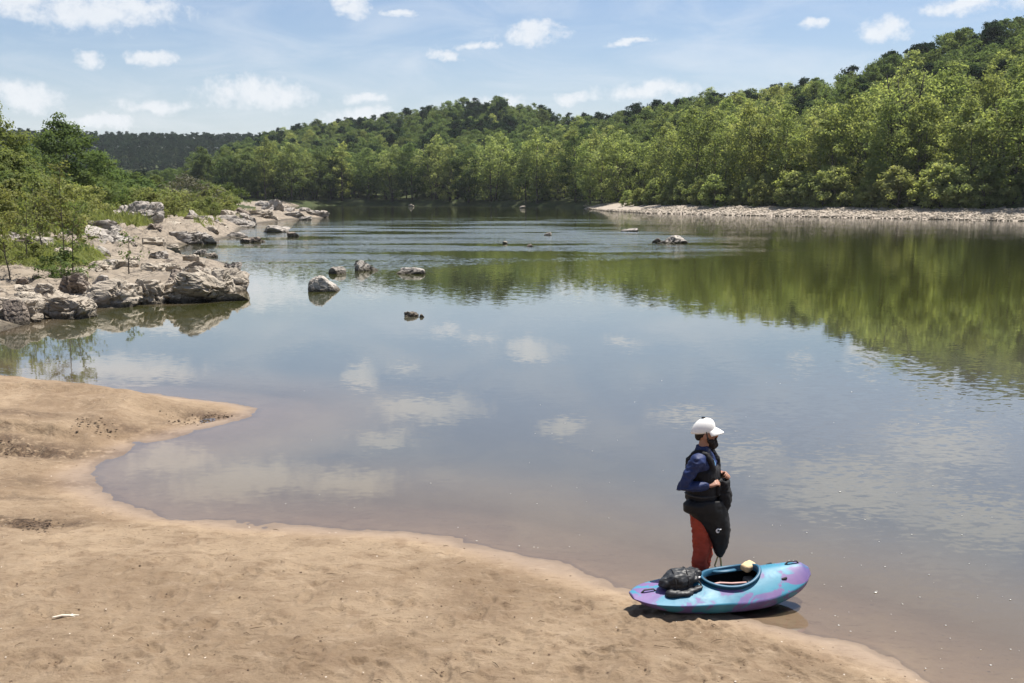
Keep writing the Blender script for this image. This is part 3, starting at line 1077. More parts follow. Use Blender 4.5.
stand(left_b, 0, 2, 103, 92, 10, 'tall bright green tree leaning in at the left edge behind the shrubs', 'tree', wide=0.95)
stand(left_t, 0, 76, 119, 112, 10, 'dark round green tree with a pointed leafy top left of the wooded gap', 'tree', wide=1.05)
stand(left_t, 1, 38, 140, 104, 10, 'shadowed green tree filling the gap between two taller left bank trees', 'tree', wide=0.9)
stand(left_b, 1, 22, 150, 82, 10, 'bright bushy tree in front of the tall tree at the left edge', 'tree', wide=1.0)
stand(left_t, 2, 108, 150, 118, 10, 'small green tree on the right flank of the dark round tree', 'tree', wide=1.0)
for i, (u, yt, dd) in enumerate([(128, 172, 150), (146, 171, 165), (163, 175, 160), (118, 174, 135), (205, 179, 170), (218, 183, 160), (98, 170, 112), (176, 180, 168)]):
    stand(left_t, i, u, yt, dd, 10, 'low green tree in the thicket beyond the grey rock slab', 'tree', 'low trees beyond the grey rock slab', wide=1.25)
grey = make_tree('twiggy_shrub', g_(340), 5, 3.6, M['leaf_grey'], M['pale_bark'], 0.0, 60, 70, 0.14, 26, 0.05, top=0.5, spread=(0.16, 0.3), stems=3)
stand(Kind([grey]), 0, 190, 173, 150, 5, 'grey brown twiggy bush among green shrubs on the far left bank', 'bush', wide=1.2)
G_SHR = 'yellow-green shrubs on the rocky left bank'
for i, (u, yt, dd, w_) in enumerate([(4, 184, 66, 1.0), (28, 188, 72, 1.0), (12, 234, 50, 1.0), (40, 240, 48, 1.1), (-6, 238, 46, 1.0), (88, 238, 60, 1.2), (54, 228, 56, 1.0), (100, 234, 70, 1.2), (118, 226, 84, 1.3), (26, 222, 58, 1.0), (46, 190, 74, 1.1), (62, 186, 80, 1.1), (84, 183, 92, 1.2), (100, 184, 100, 1.2), 
                                     (112, 186, 118, 1.3), (128, 185, 124, 1.3), (142, 187, 128, 1.3), (156, 186, 132, 1.3), (170, 188, 138, 1.3), (160, 192, 112, 1.2), (182, 191, 142, 1.3), (176, 195, 120, 1.0),
                                     (196, 192, 148, 1.3), (210, 190, 152, 1.3), (222, 186, 156, 1.2), (230, 190, 160, 1.2), (204, 197, 140, 1.0), (216, 196, 142, 1.2), (-4, 206, 56, 0.9),
                                     (75, 196, 76, 1.0), (90, 200, 84, 0.9), (20, 178, 70, 1.1), (48, 178, 84, 1.1), (66, 176, 92, 1.1)]):
    stand(shrub, i, u, yt, dd, 3.0, 'loose yellow-green shrub growing between rocks on the left bank', 'bush', G_SHR, w_)
for i, (u, yt, dd, w_) in enumerate([(34, 168, 92, 1.2), (58, 165, 98, 1.2), (88, 172, 108, 1.3), (12, 168, 78, 1.0), (104, 176, 124, 1.3), (136, 178, 146, 1.3), (150, 179, 150, 1.3), (234, 181, 175, 1.2)]):
    stand(shrub_m, i, u, yt, dd, 3.4, 'dense mid green shrub at the foot of the left bank trees', 'bush', 'dense shrubs at the foot of the left bank trees', w_)
o = stand(shrub_m, 8, 68, 249, 43, 3.4, 'small rounded green shrub rooted in the dark hollow between outcrop rocks', 'bush', None, 1.3)


def sapling(seed, u, v, ytop, dist, nb, label, lean=0.0, leafmat='leaf_bright', dens=1.0):
    rng = g_(seed)
    x = (u - W / 2) / FOC * dist / math.cos(PITCH)
    z0 = height(x, dist)
    h = at_dist(u, ytop, dist)[2] - z0
    g = Geo()
    ts = np.linspace(0, 1, 8)
    P = np.stack([lean * ts ** 1.5 * h + 0.03 * np.sin(ts * 7 + seed), 0.04 * np.cos(ts * 5), ts * h - 0.3 * (ts == 0)], 1)
    g.tube(P, 0.035 * (1 - 0.85 * ts), 7, False)
    leaves = []
    for b in range(nb):
        t = rng.uniform(0.25, 0.98)
        p0 = np.array([np.interp(t, ts, P[:, i]) for i in range(3)])
        a = rng.uniform(0, 6.28)
        L = h * (0.28 * (1 - t) + 0.09) * rng.uniform(0.6, 1.3)
        d = np.array([math.cos(a), math.sin(a), rng.uniform(0.3, 1.0)])
        p1 = p0 + d * L * 0.5
        p2 = p0 + d * L + np.array([0, 0, -0.12 * L])
        g.tube([p0, p1, p2], [0.012, 0.008, 0.004], 5, False)
        for q in range(int(16 * dens)):
            s = rng.uniform(0.35, 1.05)
            leaves.append(p0 + (p2 - p0) * s + rng.normal(0, 0.1, 3))
    leaves = np.array(leaves)
    v_, f_ = leaf_cards(rng, leaves, rng.normal(0, 1, leaves.shape) + np.array([0, 0, 0.6]), 0.085, 0.55)
    me = mesh_from('foliage', v_, f_, True, M[leafmat])
    attr(me, 'tint', np.repeat(rng.uniform(0, 1, len(leaves)), 4))
    r = empty('sapling', (x, dist, z0))
    link('trunk', g.mesh('trunk', M['bark']), r)
    link('foliage', me, r)
    tag(r, label, 'sapling')
    return r


sapling(401, 69, 262, 167, 44, 26, 'tallest thin sapling rising above the outcrop with pale leaf tufts at its top', 0.02, dens=1.1)
sapling(402, 76, 262, 205, 43.5, 18, 'short leafy sapling close beside the tallest thin sapling', 0.12, 'leaf_mid')
sapling(403, 48, 245, 185, 50, 20, 'slender yellow-green sapling left of the tallest one behind the outcrop', -0.08)
sapling(404, 14, 262, 222, 43, 22, 'bushy low sapling above the dark rounded boulder at the left edge', -0.1)
sapling(405, 33, 258, 200, 47, 20, 'thin sapling with sparse yellow leaves between the left edge and outcrop slabs', 0.05)
sapling(406, 133, 255, 233, 46, 10, 'tiny reddish-stemmed sapling at the water inlet behind the outcrop', 0.05, 'leaf_mid', 0.6)

# grass and weeds over the soil of the left bank: stuff
gr = g_(55)
n_g = 26000
gu = gr.uniform(-40, 262, n_g)
gd = 1.0 / gr.uniform(1 / 175.0, 1 / 46.0, n_g)
gx = (gu - W / 2) / FOC * gd
gz, gs, gdd = terrain(gx, gd)
clump = fbm(np.stack([gx, gd, 0 * gx], 1) / 6.0, 3, 91)
keep = (gs > 2.5) & (gdd['left'] < 60) & (clump + 0.25 * sstep(3, 14, gs) > 0.42) & ((gu < 120) | (gd > 86)) & (gz > 0.75)
gx, gd, gz, clump = gx[keep], gd[keep], gz[keep], clump[keep]
k = len(gx)
sz = gr.uniform(0.12, 0.3, k) * np.clip(gd / 60, 0.7, 1.6)
base = np.stack([gx, gd, gz], 1)
cvs, cfs = [], []
tv, tt = [], []
for j in range(7):
    tip = base + np.stack([gr.normal(0, 0.6, k) * sz, gr.normal(0, 0.6, k) * sz, sz * gr.uniform(0.9, 2.2, k)], 1)
    side = np.stack([gr.normal(0, 1, k), gr.normal(0, 1, k), 0 * sz], 1)
    side = unit(side) * (sz * 0.12)[:, None]
    jb = base + np.stack([gr.normal(0, 0.35, k), gr.normal(0, 0.35, k), 0 * sz - 0.05], 1)
    tv.append(np.stack([jb - side, jb + side, tip + side * 0.5, tip - side * 0.5], 1).reshape(-1, 3))
    tt.append(np.repeat(gr.uniform(0, 1, k), 4))
tv = np.concatenate(tv)
me = mesh_from('grass', tv, np.arange(len(tv)).reshape(-1, 4), True, M['leaf_grass'])
attr(me, 'tint', np.concatenate(tt))
tag(link('grass', me), 'bright green grass and weeds between the rocks of the left bank', 'grass', kind='stuff')

# sources of the wood that no single tree uses: only their crowns are instanced
for kind in (bank, bank_g, hill_t, hill_d, bare, low_t, left_t, left_b, shrub, shrub_m):
    for e in kind.p:
        if not e[1]:
            for c in list(e[0].children):
                bpy.data.objects.remove(c)
            bpy.data.objects.remove(e[0])

# ------------------------------------------------------------------ rocks
def unit_ico(sub):
    bm = bmesh.new()
    bmesh.ops.create_icosphere(bm, subdivisions=sub, radius=1.0)
    v = np.array([x.co[:] for x in bm.verts])
    f = np.array([[q.index for q in x.verts] for x in bm.faces])
    bm.free()
    return v, f


ICO = {k: unit_ico(k) for k in (2, 3, 4, 5, 6)}


def rock_mesh(seed, size, sub=5, cuts=11, boxy=0.65, rough=0.10, layers=0.0, tilt=0.3, mat='rock', lo=0.42, hi=0.85):
    """a weathered block: a ball squared off, cut by flat breaks, then cracked and worn; base at z=0 with a buried foot"""
    rng = np.random.default_rng(seed)
    v, f = ICO[sub]
    p = v.copy()
    p = np.sign(p) * np.abs(p) ** boxy
    for _ in range(cuts):
        n = unit(rng.normal(0, 1, 3) * np.array([1, 1, 0.8]))
        d = rng.uniform(lo, hi)
        s = p @ n - d
        p = p - np.outer(np.maximum(s, 0) * 0.97, n)
    mn, mx = p.min(0), p.max(0)
    p = (p - (mn + mx) / 2) / (mx - mn) * 2
    sz = np.asarray(size, float)
    q = p * sz / 2
    m = float(min(sz.min(), sz.mean() * 0.6))
    dirn = unit(p)
    o = rng.uniform(0, 50, 3)
    w = q / m
    n1 = fbm(w * 1.1 + o, 4, seed)
    n2 = 1 - np.abs(fbm(w * np.array([1.4, 1.4, 2.2]) + o, 4, seed + 9))  # ridged: cracks
    n3 = fbm(w * 5.5 + o, 3, seed + 5)
    n4 = 1 - np.abs(fbm(w * np.array([2.6, 2.6, 4.5]) + o + 9, 4, seed + 13))
    disp = rough * m * (1.1 * n1 - 1.5 * sstep(0.84, 1.0, n2) - 0.45 * sstep(0.82, 1.0, n4) + 0.32 * n3)
    if layers:
        h = q[:, 2] + tilt * q[:, 0] + 0.18 * m * n1
        ph = h / (layers * m)
        fr_ = ph - np.floor(ph)
        disp += 0.16 * layers * m * (sstep(0.0, 0.25, fr_) - sstep(0.78, 1.0, fr_)) * (0.4 + 0.6 * np.abs(vnoise(np.floor(ph)[:, None] * np.array([1.7, 3.1, 0.3]), seed)))
    q = q + dirn * disp[:, None]
    q[:, 2] += sz[2] * 0.5 * 0.15
    return mesh_from('rock', q, f, sub < 4, M[mat])


def rock(u, v, wpx, hpx, label, seed, z0=None, deep=0.7, name='boulder', group=None, sub=5, rz=None, mat='rock', flat=None, **kw):
    """a rock whose base shows at (u, v), wpx wide and hpx high there"""
    if z0 is None:
        b = ground_at(u, v)
        z = 0.0
        for _ in range(4):
            z = max(0.0, height(b[0], b[1]))
            b = ground_at(u, v, z) if z < 3.6 else b
        z0 = z
    else:
        b = ground_at(u, v, z0)
    D = b[1]
    wx = wpx * D / FOC
    hz = hpx * D / FOC / 0.575
    dy = max(wx * deep, 0.3)
    tz = [height(b[0] + ox * wx, b[1] + dy * (0.42 + oy)) for ox, oy in ((0, 0), (-.25, 0), (.25, 0), (0, -.3), (0, .3))]
    gap = max(0.0, z0 - max(-0.05, min(tz)) - 0.02)
    z0 -= gap
    hz += gap * 0.6
    me = rock_mesh(seed, (wx, dy, hz), sub, mat=mat, **kw)
    rng = np.random.default_rng(seed + 1000)
    o = link(name, me, None, (b[0], b[1] + dy * 0.42, z0 - 0.0), rng.uniform(-0.18, 0.18) if rz is None else rz)
    tag(o, label, 'rock', group)
    return o


# --- the near outcrop
rock(197, 303, 84, 33, 'big pale jagged boulder with dark cracks at the river end of the outcrop', 31, 0.0, 0.75, 'boulder', sub=6, cuts=14, rough=0.16, layers=0.34, tilt=0.55, rz=0.12, lo=0.5)
rock(158, 303, 58, 24, 'pale sloping boulder leaning against the left of the big jagged one', 32, 0.0, 0.9, 'boulder', sub=6, cuts=12, rough=0.15, layers=0.3, tilt=-0.6, rz=-0.2)
rock(226, 292, 40, 22, 'low pointed rock stepping into the river at the outcrop tip', 33, 0.0, 0.9, 'boulder', cuts=12, rough=0.15, layers=0.35, tilt=0.5, rz=0.3)
rock(184, 276, 40, 21, 'dark blackened crag standing on top of the outcrop', 34, 1.0, 0.8, 'boulder', mat='rock_dark', cuts=13, rough=0.2, layers=0.3, tilt=0.6)
rock(210, 283, 44, 20, 'pale flat topped block behind the big jagged boulder', 36, 0.55, 0.9, 'boulder', cuts=10, rough=0.13, layers=0.3)
rock(118, 297, 70, 18, 'long pale slab with a dark hollow beneath its edge', 35, 0.3, 0.8, 'rock_slab', sub=6, cuts=10, rough=0.12, layers=0.5, tilt=-0.25, mat='rock', rz=-0.15)
rock(104, 281, 58, 17, 'smooth pale slab lying on the outcrop behind the hollow', 37, 1.0, 0.9, 'rock_slab', cuts=8, rough=0.10, layers=0.5, tilt=-0.2)
rock(140, 280, 44, 14, 'tilted tan slab with a shaded underside on the middle of the outcrop', 38, 0.95, 0.9, 'rock_slab', cuts=10, rough=0.12, layers=0.5, tilt=-0.4)
rock(84, 304, 50, 14, 'rounded tan rock at the waterline left of the long slab', 39, 0.05, 0.9, 'boulder', cuts=8, rough=0.13, layers=0.4)
rock(40, 317, 78, 20, 'broad sloping tan rock running down to the inlet', 40, 0.0, 0.9, 'boulder', sub=6, cuts=8, rough=0.10, layers=0.5, tilt=0.4, rz=0.25)
rock(-4, 324, 60, 20, 'tan rock face cut by the left edge above the inlet', 41, 0.0, 0.9, 'boulder', sub=6, cuts=8, rough=0.11, layers=0.5)
rock(8, 298, 28, 15, 'smooth dark rounded boulder with a sunlit rim at the left edge', 42, 0.9, 0.9, 'boulder', cuts=3, rough=0.05, boxy=0.85, mat='rock_dark')
rock(62, 290, 46, 11, 'brown weathered slab under the thin saplings', 43, 1.0, 0.9, 'rock_slab', cuts=8, rough=0.13, layers=0.4, mat='rock')
rock(38, 285, 30, 11, 'dark cracked block left of the thin saplings', 44, 1.05, 0.8, 'boulder', mat='rock_dark', cuts=10, rough=0.16)
rock(70, 271, 34, 13, 'dark hollowed rock at the foot of the tallest sapling', 45, 1.3, 0.8, 'boulder', mat='rock_dark', cuts=10, rough=0.2)
G_OUT = 'smaller rocks wedged between the outcrop boulders'
rk = g_(77)
for i, (u, v, w_, h_) in enumerate([(98, 301, 22, 9), (112, 303, 18, 8), (132, 300, 22, 12), (146, 292, 20, 10), (166, 284, 22, 10), (206, 300, 22, 10), (222, 279, 18, 9), (90, 291, 20, 8), (74, 309, 20, 9), (58, 300, 24, 10),
                                    (22, 304, 26, 11), (30, 322, 22, 8), (126, 286, 20, 8), (150, 272, 24, 8), (120, 269, 26, 8), (160, 270, 22, 7), (96, 270, 24, 8), (196, 268, 20, 8), (214, 272, 18, 7), (136, 262, 26, 7)]):
    rock(u, v, w_, h_, 'small angular tan rock wedged between the outcrop boulders', 500 + i, None, 0.8, 'rock', G_OUT, 4, cuts=9, rough=0.13, lo=0.5)

# --- ledges farther along the left bank
rock(176, 244, 84, 13, 'long low pale ledge with a straight waterline behind the inlet', 51, 0.0, 0.35, 'rock_ledge', sub=6, cuts=9, rough=0.14, layers=0.45, tilt=0.08, mat='rock_grey', rz=0.0)
rock(104, 246, 54, 18, 'broad stained ledge left of the long low pale ledge', 52, 0.1, 0.5, 'rock_ledge', sub=6, cuts=9, rough=0.14, layers=0.4, tilt=0.1, mat='rock_grey', rz=0.1)
rock(130, 219, 66, 23, 'big grey rock slab with vertical dark cracks standing above the grass', 53, 1.9, 0.5, 'rock_slab', sub=6, cuts=9, rough=0.12, layers=0.5, tilt=0.0, mat='rock_grey', rz=0.0)
rock(122, 204, 44, 9, 'thinner grey slab capping the big cracked slab from behind', 54, 3.3, 0.6, 'rock_slab', cuts=9, rough=0.12, layers=0.6, mat='rock_grey', tilt=0.1)
for i, (u, v, w_, h_, z, lb) in enumerate([(190, 229, 62, 10, 0.4, 'pinkish ledge between the grey cracked slab and the long low ledge'), (228, 226, 48, 9, 0.2, 'pinkish waterside ledge right of the big cracked slab'),
                                           (150, 231, 50, 9, 0.8, 'brown broken ledge in front of the big cracked slab'), (96, 230, 46, 11, 1.3, 'pale broken ledge left of the big cracked slab'),
                                           (60, 240, 52, 14, 1.3, 'pale broken ledge behind the thin saplings'), (30, 250, 50, 14, 1.3, 'shaded tan ledge under the yellow-green shrubs at left'),
                                           (250, 220, 40, 8, 0.2, 'tan ledge at the foot of the dark leaning rock')]):
    rock(u, v, w_, h_, lb, 60 + i, z, 0.5, 'rock_ledge', sub=5, cuts=9, rough=0.15, layers=0.45, tilt=0.1, mat='rock' if i % 2 == 0 else 'rock_grey', rz=0.0)
rock(237, 219, 28, 12, 'dark angular rock leaning on the pale bank beside the green shrubs', 71, 0.7, 0.8, 'boulder', mat='rock_dark', cuts=12, rough=0.12)
rock(190, 214, 20, 8, 'grey rock half buried in grass right of the cracked slab', 72, 2.0, 0.8, 'boulder', mat='rock_grey', cuts=10)
rock(268, 216, 34, 16, 'tallest peaked grey rock on the point of the left bank', 73, 0.4, 0.8, 'boulder', mat='rock_grey', cuts=12, rough=0.16, layers=0.3, tilt=0.7)
rock(312, 218, 34, 10, 'low jagged rock at the very tip of the left bank', 74, 0.0, 0.7, 'boulder', mat='rock_grey', cuts=12, rough=0.17, layers=0.3, tilt=0.5)
G_PT = 'rocks heaped along the point of the left bank'
for i, (u, v, w_, h_) in enumerate([(252, 215, 18, 9), (284, 217, 22, 9), (294, 219, 20, 7), (279, 213, 20, 9), (300, 214, 18, 6), (258, 221, 18, 6), (272, 221, 20, 6), (288, 212, 18, 6), (246, 212, 18, 7), (322, 215, 12, 5),
                                    (304, 220, 14, 4), (262, 209, 20, 8), (226, 213, 18, 7), (214, 217, 20, 7), (200, 220, 22, 6), (240, 225, 18, 5)]):
    rock(u, v, w_, h_, 'grey angular rock heaped on the point of the left bank', 540 + i, None, 0.8, 'rock', G_PT, 4, cuts=10, rough=0.15, mat='rock_grey' if i % 3 else 'rock', lo=0.5)
G_LB = 'loose rocks scattered over the left bank'
for i in range(90):
    u, v = rk.uniform(-5, 215), rk.uniform(222, 296)
    b = ground_at(u, v, 0.8)
    if terrain(np.array([b[0]]), np.array([b[1]]))[1][0] < 0.4:
        continue
    w_ = rk.uniform(9, 24)
    rock(u, v, w_, w_ * rk.uniform(0.3, 0.6), 'loose weathered rock lying among shrubs on the left bank', 600 + i, None, 0.8, 'rock', G_LB, 4, cuts=9, rough=0.14, mat=['rock', 'rock_grey', 'rock', 'rock_dark'][i % 4], lo=0.5)

# --- rocks standing in the river
rock(324, 293, 36, 17, 'rounded grey boulder with a dark foot standing alone in mid river', 81, -0.05, 0.9, 'boulder', cuts=5, rough=0.05, mat='rock_grey', boxy=0.8)
rock(336, 275, 18, 8, 'smaller boulder just behind the rounded mid river boulder', 82, -0.05, 0.9, 'boulder', cuts=6, rough=0.06, mat='rock_grey', boxy=0.8)
rock(366, 272, 27, 11, 'pointed rock split by a dark cleft in mid river', 83, -0.05, 0.9, 'boulder', cuts=12, rough=0.10, mat='rock_grey')
rock(410, 275, 28, 7, 'low dark sided flat rock right of the pointed river rock', 84, -0.05, 0.6, 'boulder', cuts=8, rough=0.08, mat='rock_grey')
rock(411, 318, 15, 7, 'small brown rock barely above the water, closest to the beach', 85, -0.04, 0.8, 'rock', sub=4, cuts=9, rough=0.15, mat='rock')
rock(421, 318, 7, 4, 'dark pebble beside the small brown river rock', 86, -0.02, 0.8, 'rock', sub=3, cuts=6, mat='rock_dark')
rock(674, 244, 34, 8, 'pale flat rock shelf on the right side of the riffle', 87, -0.05, 0.5, 'boulder', cuts=7, rough=0.12, mat='rock_grey')
rock(658, 243, 10, 5, 'dark rock at the left end of the pale flat shelf', 88, -0.03, 0.8, 'rock', sub=4, mat='rock_dark')
rock(630, 232, 18, 4, 'low pale rock in the riffle beyond the flat shelf', 89, -0.04, 0.6, 'rock', sub=4, mat='rock_grey')
rock(548, 236, 8, 4, 'tiny pale rock breaking the riffle in mid river', 90, -0.02, 0.8, 'rock', sub=3, mat='rock_grey')
rock(530, 247, 7, 3, 'tiny black rock in the middle of the riffle', 91, -0.02, 0.8, 'rock', sub=3, mat='rock_dark')
rock(505, 244, 6, 3, 'tiny brown rock at the left end of the riffle', 92, -0.02, 0.8, 'rock', sub=3, mat='rock')
rock(252, 243, 26, 6, 'low dark rock awash beyond the outcrop tip', 93, -0.05, 0.6, 'boulder', sub=4, cuts=9, rough=0.14, mat='rock_dark')
rock(273, 233, 30, 7, 'flat pale rock in the channel below the point', 94, -0.05, 0.6, 'boulder', sub=4, cuts=8, rough=0.13, mat='rock_grey')
rock(292, 237, 12, 5, 'small dark rock right of the flat channel rock', 95, -0.03, 0.8, 'rock', sub=4, mat='rock_dark')
rock(236, 238, 24, 6, 'low rock joining the long ledge to the channel', 96, -0.05, 0.6, 'boulder', sub=4, cuts=8, rough=0.13, mat='rock_grey')
rock(230, 272, 22, 10, 'grey rock in the water off the back of the outcrop', 97, -0.05, 0.8, 'boulder', sub=4, cuts=9, rough=0.14, mat='rock_grey')
for i, (u, v, lb) in enumerate([(522, 208.5, 'pale rock at the foot of the far bank trees'),
                                (412, 207, 'tan rock low on the farthest waterline')]):
    rock(u, v, 7, 3, lb, 700 + i, -0.1, 0.6, 'rock', sub=3, mat='rock')

# --- cobbles of the gravel bar: nobody could count them
cr_ = g_(88)
cv, cf, cn = [], [], 0
v0, f0 = ICO[2]
cu = cr_.uniform(585, 1060, 5200)
for u in cu:
    base = float(np.interp(u, [585, 605, 640, 700, 800, 900, 1024, 1090], [208.6, 211, 213, 214.6, 216.7, 218.8, 221.2, 222.7]))
    b = ground_at(u, base)
    q = b[:2] * (1 + cr_.uniform(0.0, 0.075) * (1 if u > 640 else 0.5))
    s = cr_.lognormal(-1.9, 0.45)
    cv.append((v0 * np.sign(1) * np.array([s, s * cr_.uniform(0.6, 1), s * cr_.uniform(0.35, 0.7)]) * (1 + 0.25 * cr_.normal(0, 1, (len(v0), 1))) + np.array([q[0], q[1], 0])))
    cf.append(f0 + cn)
    cn += len(v0)
cvv = np.concatenate(cv)
ctr = cvv.reshape(len(cu), -1, 3).mean(1)
hz_, hs_, _ = terrain(ctr[:, 0], ctr[:, 1])
cvv[:, 2] += np.repeat(hz_ + 0.02, len(v0))
tag(link('gravel', mesh_from('gravel', cvv, np.concatenate(cf), False, M['rock'])), 'pale cobbles and gravel strewn over the bar across the river', 'gravel', kind='stuff')

# ------------------------------------------------------------------ litter on the sand
def pebble_heap(n, places, seed, mat, lo, hi, name, label, cat):
    rng = g_(seed)
    P = places(rng, n)
    z, s, _ = terrain(P[:, 0], P[:, 1])
    ok_ = s > 0.15
    P, z = P[ok_], z[ok_]
    vv, ff, n0 = [], [], 0
    for (x, y), h in zip(P, z):
        s = rng.uniform(lo, hi)
        q = v0 * np.array([s, s * rng.uniform(0.5, 1), s * rng.uniform(0.25, 0.6)]) * (1 + 0.2 * rng.normal(0, 1, (len(v0), 1)))
        a = rng.uniform(0, 6.28)
        q = np.stack([q[:, 0] * math.cos(a) - q[:, 1] * math.sin(a), q[:, 0] * math.sin(a) + q[:, 1] * math.cos(a), q[:, 2]], 1)
        vv.append(q + np.array([x, y, h + 0.0]))
        ff.append(f0 + n0)
        n0 += len(v0)
    tag(link(name, mesh_from(name, np.concatenate(vv), np.concatenate(ff), False, mat)), label, cat, kind='stuff')


def over_sand(rng, n):
    u, v = rng.uniform(-20, 980, n), 683 - 300 * rng.random(n) ** 1.1
    return np.array([ground_at(a, b, 0.25)[:2] for a, b in zip(u, v)])


def by_spit(rng, n):
    out = []
    for k in range(n):
        c = [(212, 406, 22, 3), (185, 411, 34, 4), (232, 406, 12, 2), (30, 514, 34, 6), (8, 444, 34, 6), (95, 425, 25, 5)][k % 6]
        out.append(ground_at(c[0] + rng.normal(0, c[2] * 0.5), c[1] + rng.normal(0, c[3] * 0.5), 0.25)[:2])
    return np.array(out)


pebble_heap(900, over_sand, 901, simple('dark_grit', (0.12, 0.08, 0.055), 0.9, 0.2, 0.4), 0.004, 0.013, 'debris', 'dark crumbs of bark and grit scattered over the sand', 'debris')
pebble_heap(260, over_sand, 902, simple('pale_pebble', (0.55, 0.48, 0.40), 0.8, 0.3, 0.25), 0.004, 0.011, 'pebbles', 'small pale pebbles scattered over the sand', 'pebbles')
pebble_heap(300, by_spit, 903, simple('dark_clod', (0.085, 0.06, 0.042), 0.9, 0.2, 0.5), 0.006, 0.024, 'mud', 'dark clods of damp mud and bark broken out of the sand', 'mud')

# twigs and bark strips
tw = g_(904)
gtw = Geo()
for k in range(110):
    u, v = tw.uniform(-10, 900), 683 - 290 * tw.random() ** 1.1
    if k < 45:
        c = [(30, 513, 40, 6), (10, 446, 40, 7), (210, 407, 24, 3)][k % 3]
        u, v = c[0] + tw.normal(0, c[2] * 0.6), c[1] + tw.normal(0, c[3] * 0.6)
    b = ground_at(u, v, 0.25)
    h, s, _ = terrain(np.array([b[0]]), np.array([b[1]]))
    if s[0] < 0.2:
        continue
    a, L = tw.uniform(-0.7, 0.7) + (1.57 if tw.random() < 0.2 else 0), 0.03 + 0.13 * tw.random() ** 2.5
    d = np.array([math.cos(a), math.sin(a), 0]) * L / 2
    p = np.array([b[0], b[1], h[0] + 0.012])
    gtw.tube([p - d, p + np.array([0, tw.uniform(-.02, .02), 0.006]), p + d], [0.0025, 0.004, 0.002], 5, True)
tag(link('driftwood', gtw.mesh('driftwood', simple('twig', (0.11, 0.075, 0.05), 0.9, 0.2, 0.4))), 'dark twigs and bark strips washed up on the sand', 'driftwood', kind='stuff')
b = ground_at(65, 613, 0.3)
g = Geo()
zz = height(b[0], b[1])
g.tube([(-0.11, 0.0, 0.012), (-0.03, 0.012, 0.02), (0.05, 0.006, 0.018), (0.115, 0.02, 0.012)], [0.009, 0.013, 0.012, 0.005], 8, True)
g.tube([(0.02, 0.01, 0.018), (0.06, -0.012, 0.022), (0.09, -0.018, 0.016)], [0.007, 0.006, 0.003], 6, True)
tag(link('stick', g.mesh('stick', simple('bleached_wood', (0.62, 0.55, 0.45), 0.8, 0.2, 0.15, 30)), None, (b[0], b[1], zz + 0.004), 0.15), 'short bleached forked stick lying alone on the open sand', 'stick')

# pale petals and flecks of foam drifting near the edge
fl = g_(905)
fv, ff, fn = [], [], 0
for k in range(150):
    u, v = (fl.uniform(780, 1020), fl.uniform(560, 680)) if k < 60 else (fl.uniform(280, 1000), fl.uniform(380, 600))
    b = ground_at(u, v, 0)
    if shore_distance(b[None, :2])[0][0] > -0.1:
        continue
    s = fl.uniform(0.004, 0.012) * (1.9 if k % 23 == 0 else 1)
    a = np.sort(fl.uniform(0, 6.28, 7))
    r_ = s * fl.uniform(0.6, 1.1, 7)
    ring = np.stack([b[0] + np.cos(a) * r_ * 1.4, b[1] + np.sin(a) * r_, np.full(7, 0.004)], 1)
    top = np.array([[b[0], b[1], 0.004 + s * 0.35]])
    fv.append(np.concatenate([ring, top]))
    ff += [(fn + i, fn + (i + 1) % 7, fn + 7) for i in range(7)] + [tuple(fn + i for i in reversed(range(7)))]
    fn += 8
tag(link('foam', mesh_from('foam', np.concatenate(fv), ff, True, simple('fleck', (0.78, 0.76, 0.70), 0.7, 0.3, 0.05))), 'pale petals and foam flecks floating near the beach', 'foam', kind='stuff')

# ------------------------------------------------------------------ kayak
def kayak_material():
    m, N = material('kayak_plastic')
    tc = N.new('ShaderNodeTexCoord').outputs['Object']
    n1 = N.noise(N.vmath('MULTIPLY', tc, (1.0, 1.3, 1.6)), 3.4, 3, 0.55, 1.6).outputs[0]
    n2 = N.noise(tc, 2.2, 3, 0.5, 1.0).outputs[0]
    x = N.new('ShaderNodeSeparateXYZ', {0: tc}).outputs[0]
    # marbled plastic: turquoise with purple clouds, the bow end purple
    bowp = N.math('ADD', N.range(x, 0.62, 0.9, 0.0, 0.2), N.range(x, -0.6, -0.9, 0.0, 0.1))
    f = N.range(N.math('ADD', n1, bowp), 0.485, 0.575, 0, 0.92)
    c = N.ramp(n2, [(0.35, (0.022, 0.135, 0.215)), (0.65, (0.038, 0.20, 0.29))])
    c = N.mix(f, c, N.ramp(n2, [(0.4, (0.10, 0.065, 0.20)), (0.65, (0.165, 0.085, 0.22))]))
    scuff = N.range(N.noise(N.vmath('MULTIPLY', tc, (3, 9, 9)), 5.0, 8, 0.75).outputs[0], 0.6, 0.75, 0, 0.35)
    c = N.mix(scuff, c, (0.22, 0.27, 0.30))
    b = N.new('ShaderNodeBsdfPrincipled', {'Base Color': c, 'Roughness': N.range(n1, 0.3, 0.7, 0.5, 0.65), 'Specular IOR Level': 0.45})
    N.put(b, 'Normal', N.bump(N.noise(tc, 14.0, 5, 0.6).outputs[0], 0.15, 0.01))
    N.out(b)
    return m


M['kayak'] = kayak_material()
M['rim'] = simple('rim_plastic', (0.018, 0.09, 0.155), 0.5, 0.4, 0.15, 6)
M['black_foam'] = simple('black_foam', (0.018, 0.018, 0.02), 0.75, 0.3, 0.3, 12)
M['black_nylon'] = simple('black_nylon', (0.008, 0.008, 0.010), 0.7, 0.25, 0.4, 20, 0.004)
M['webbing'] = simple('webbing', (0.03, 0.03, 0.032), 0.7, 0.3, 0.2, 40)

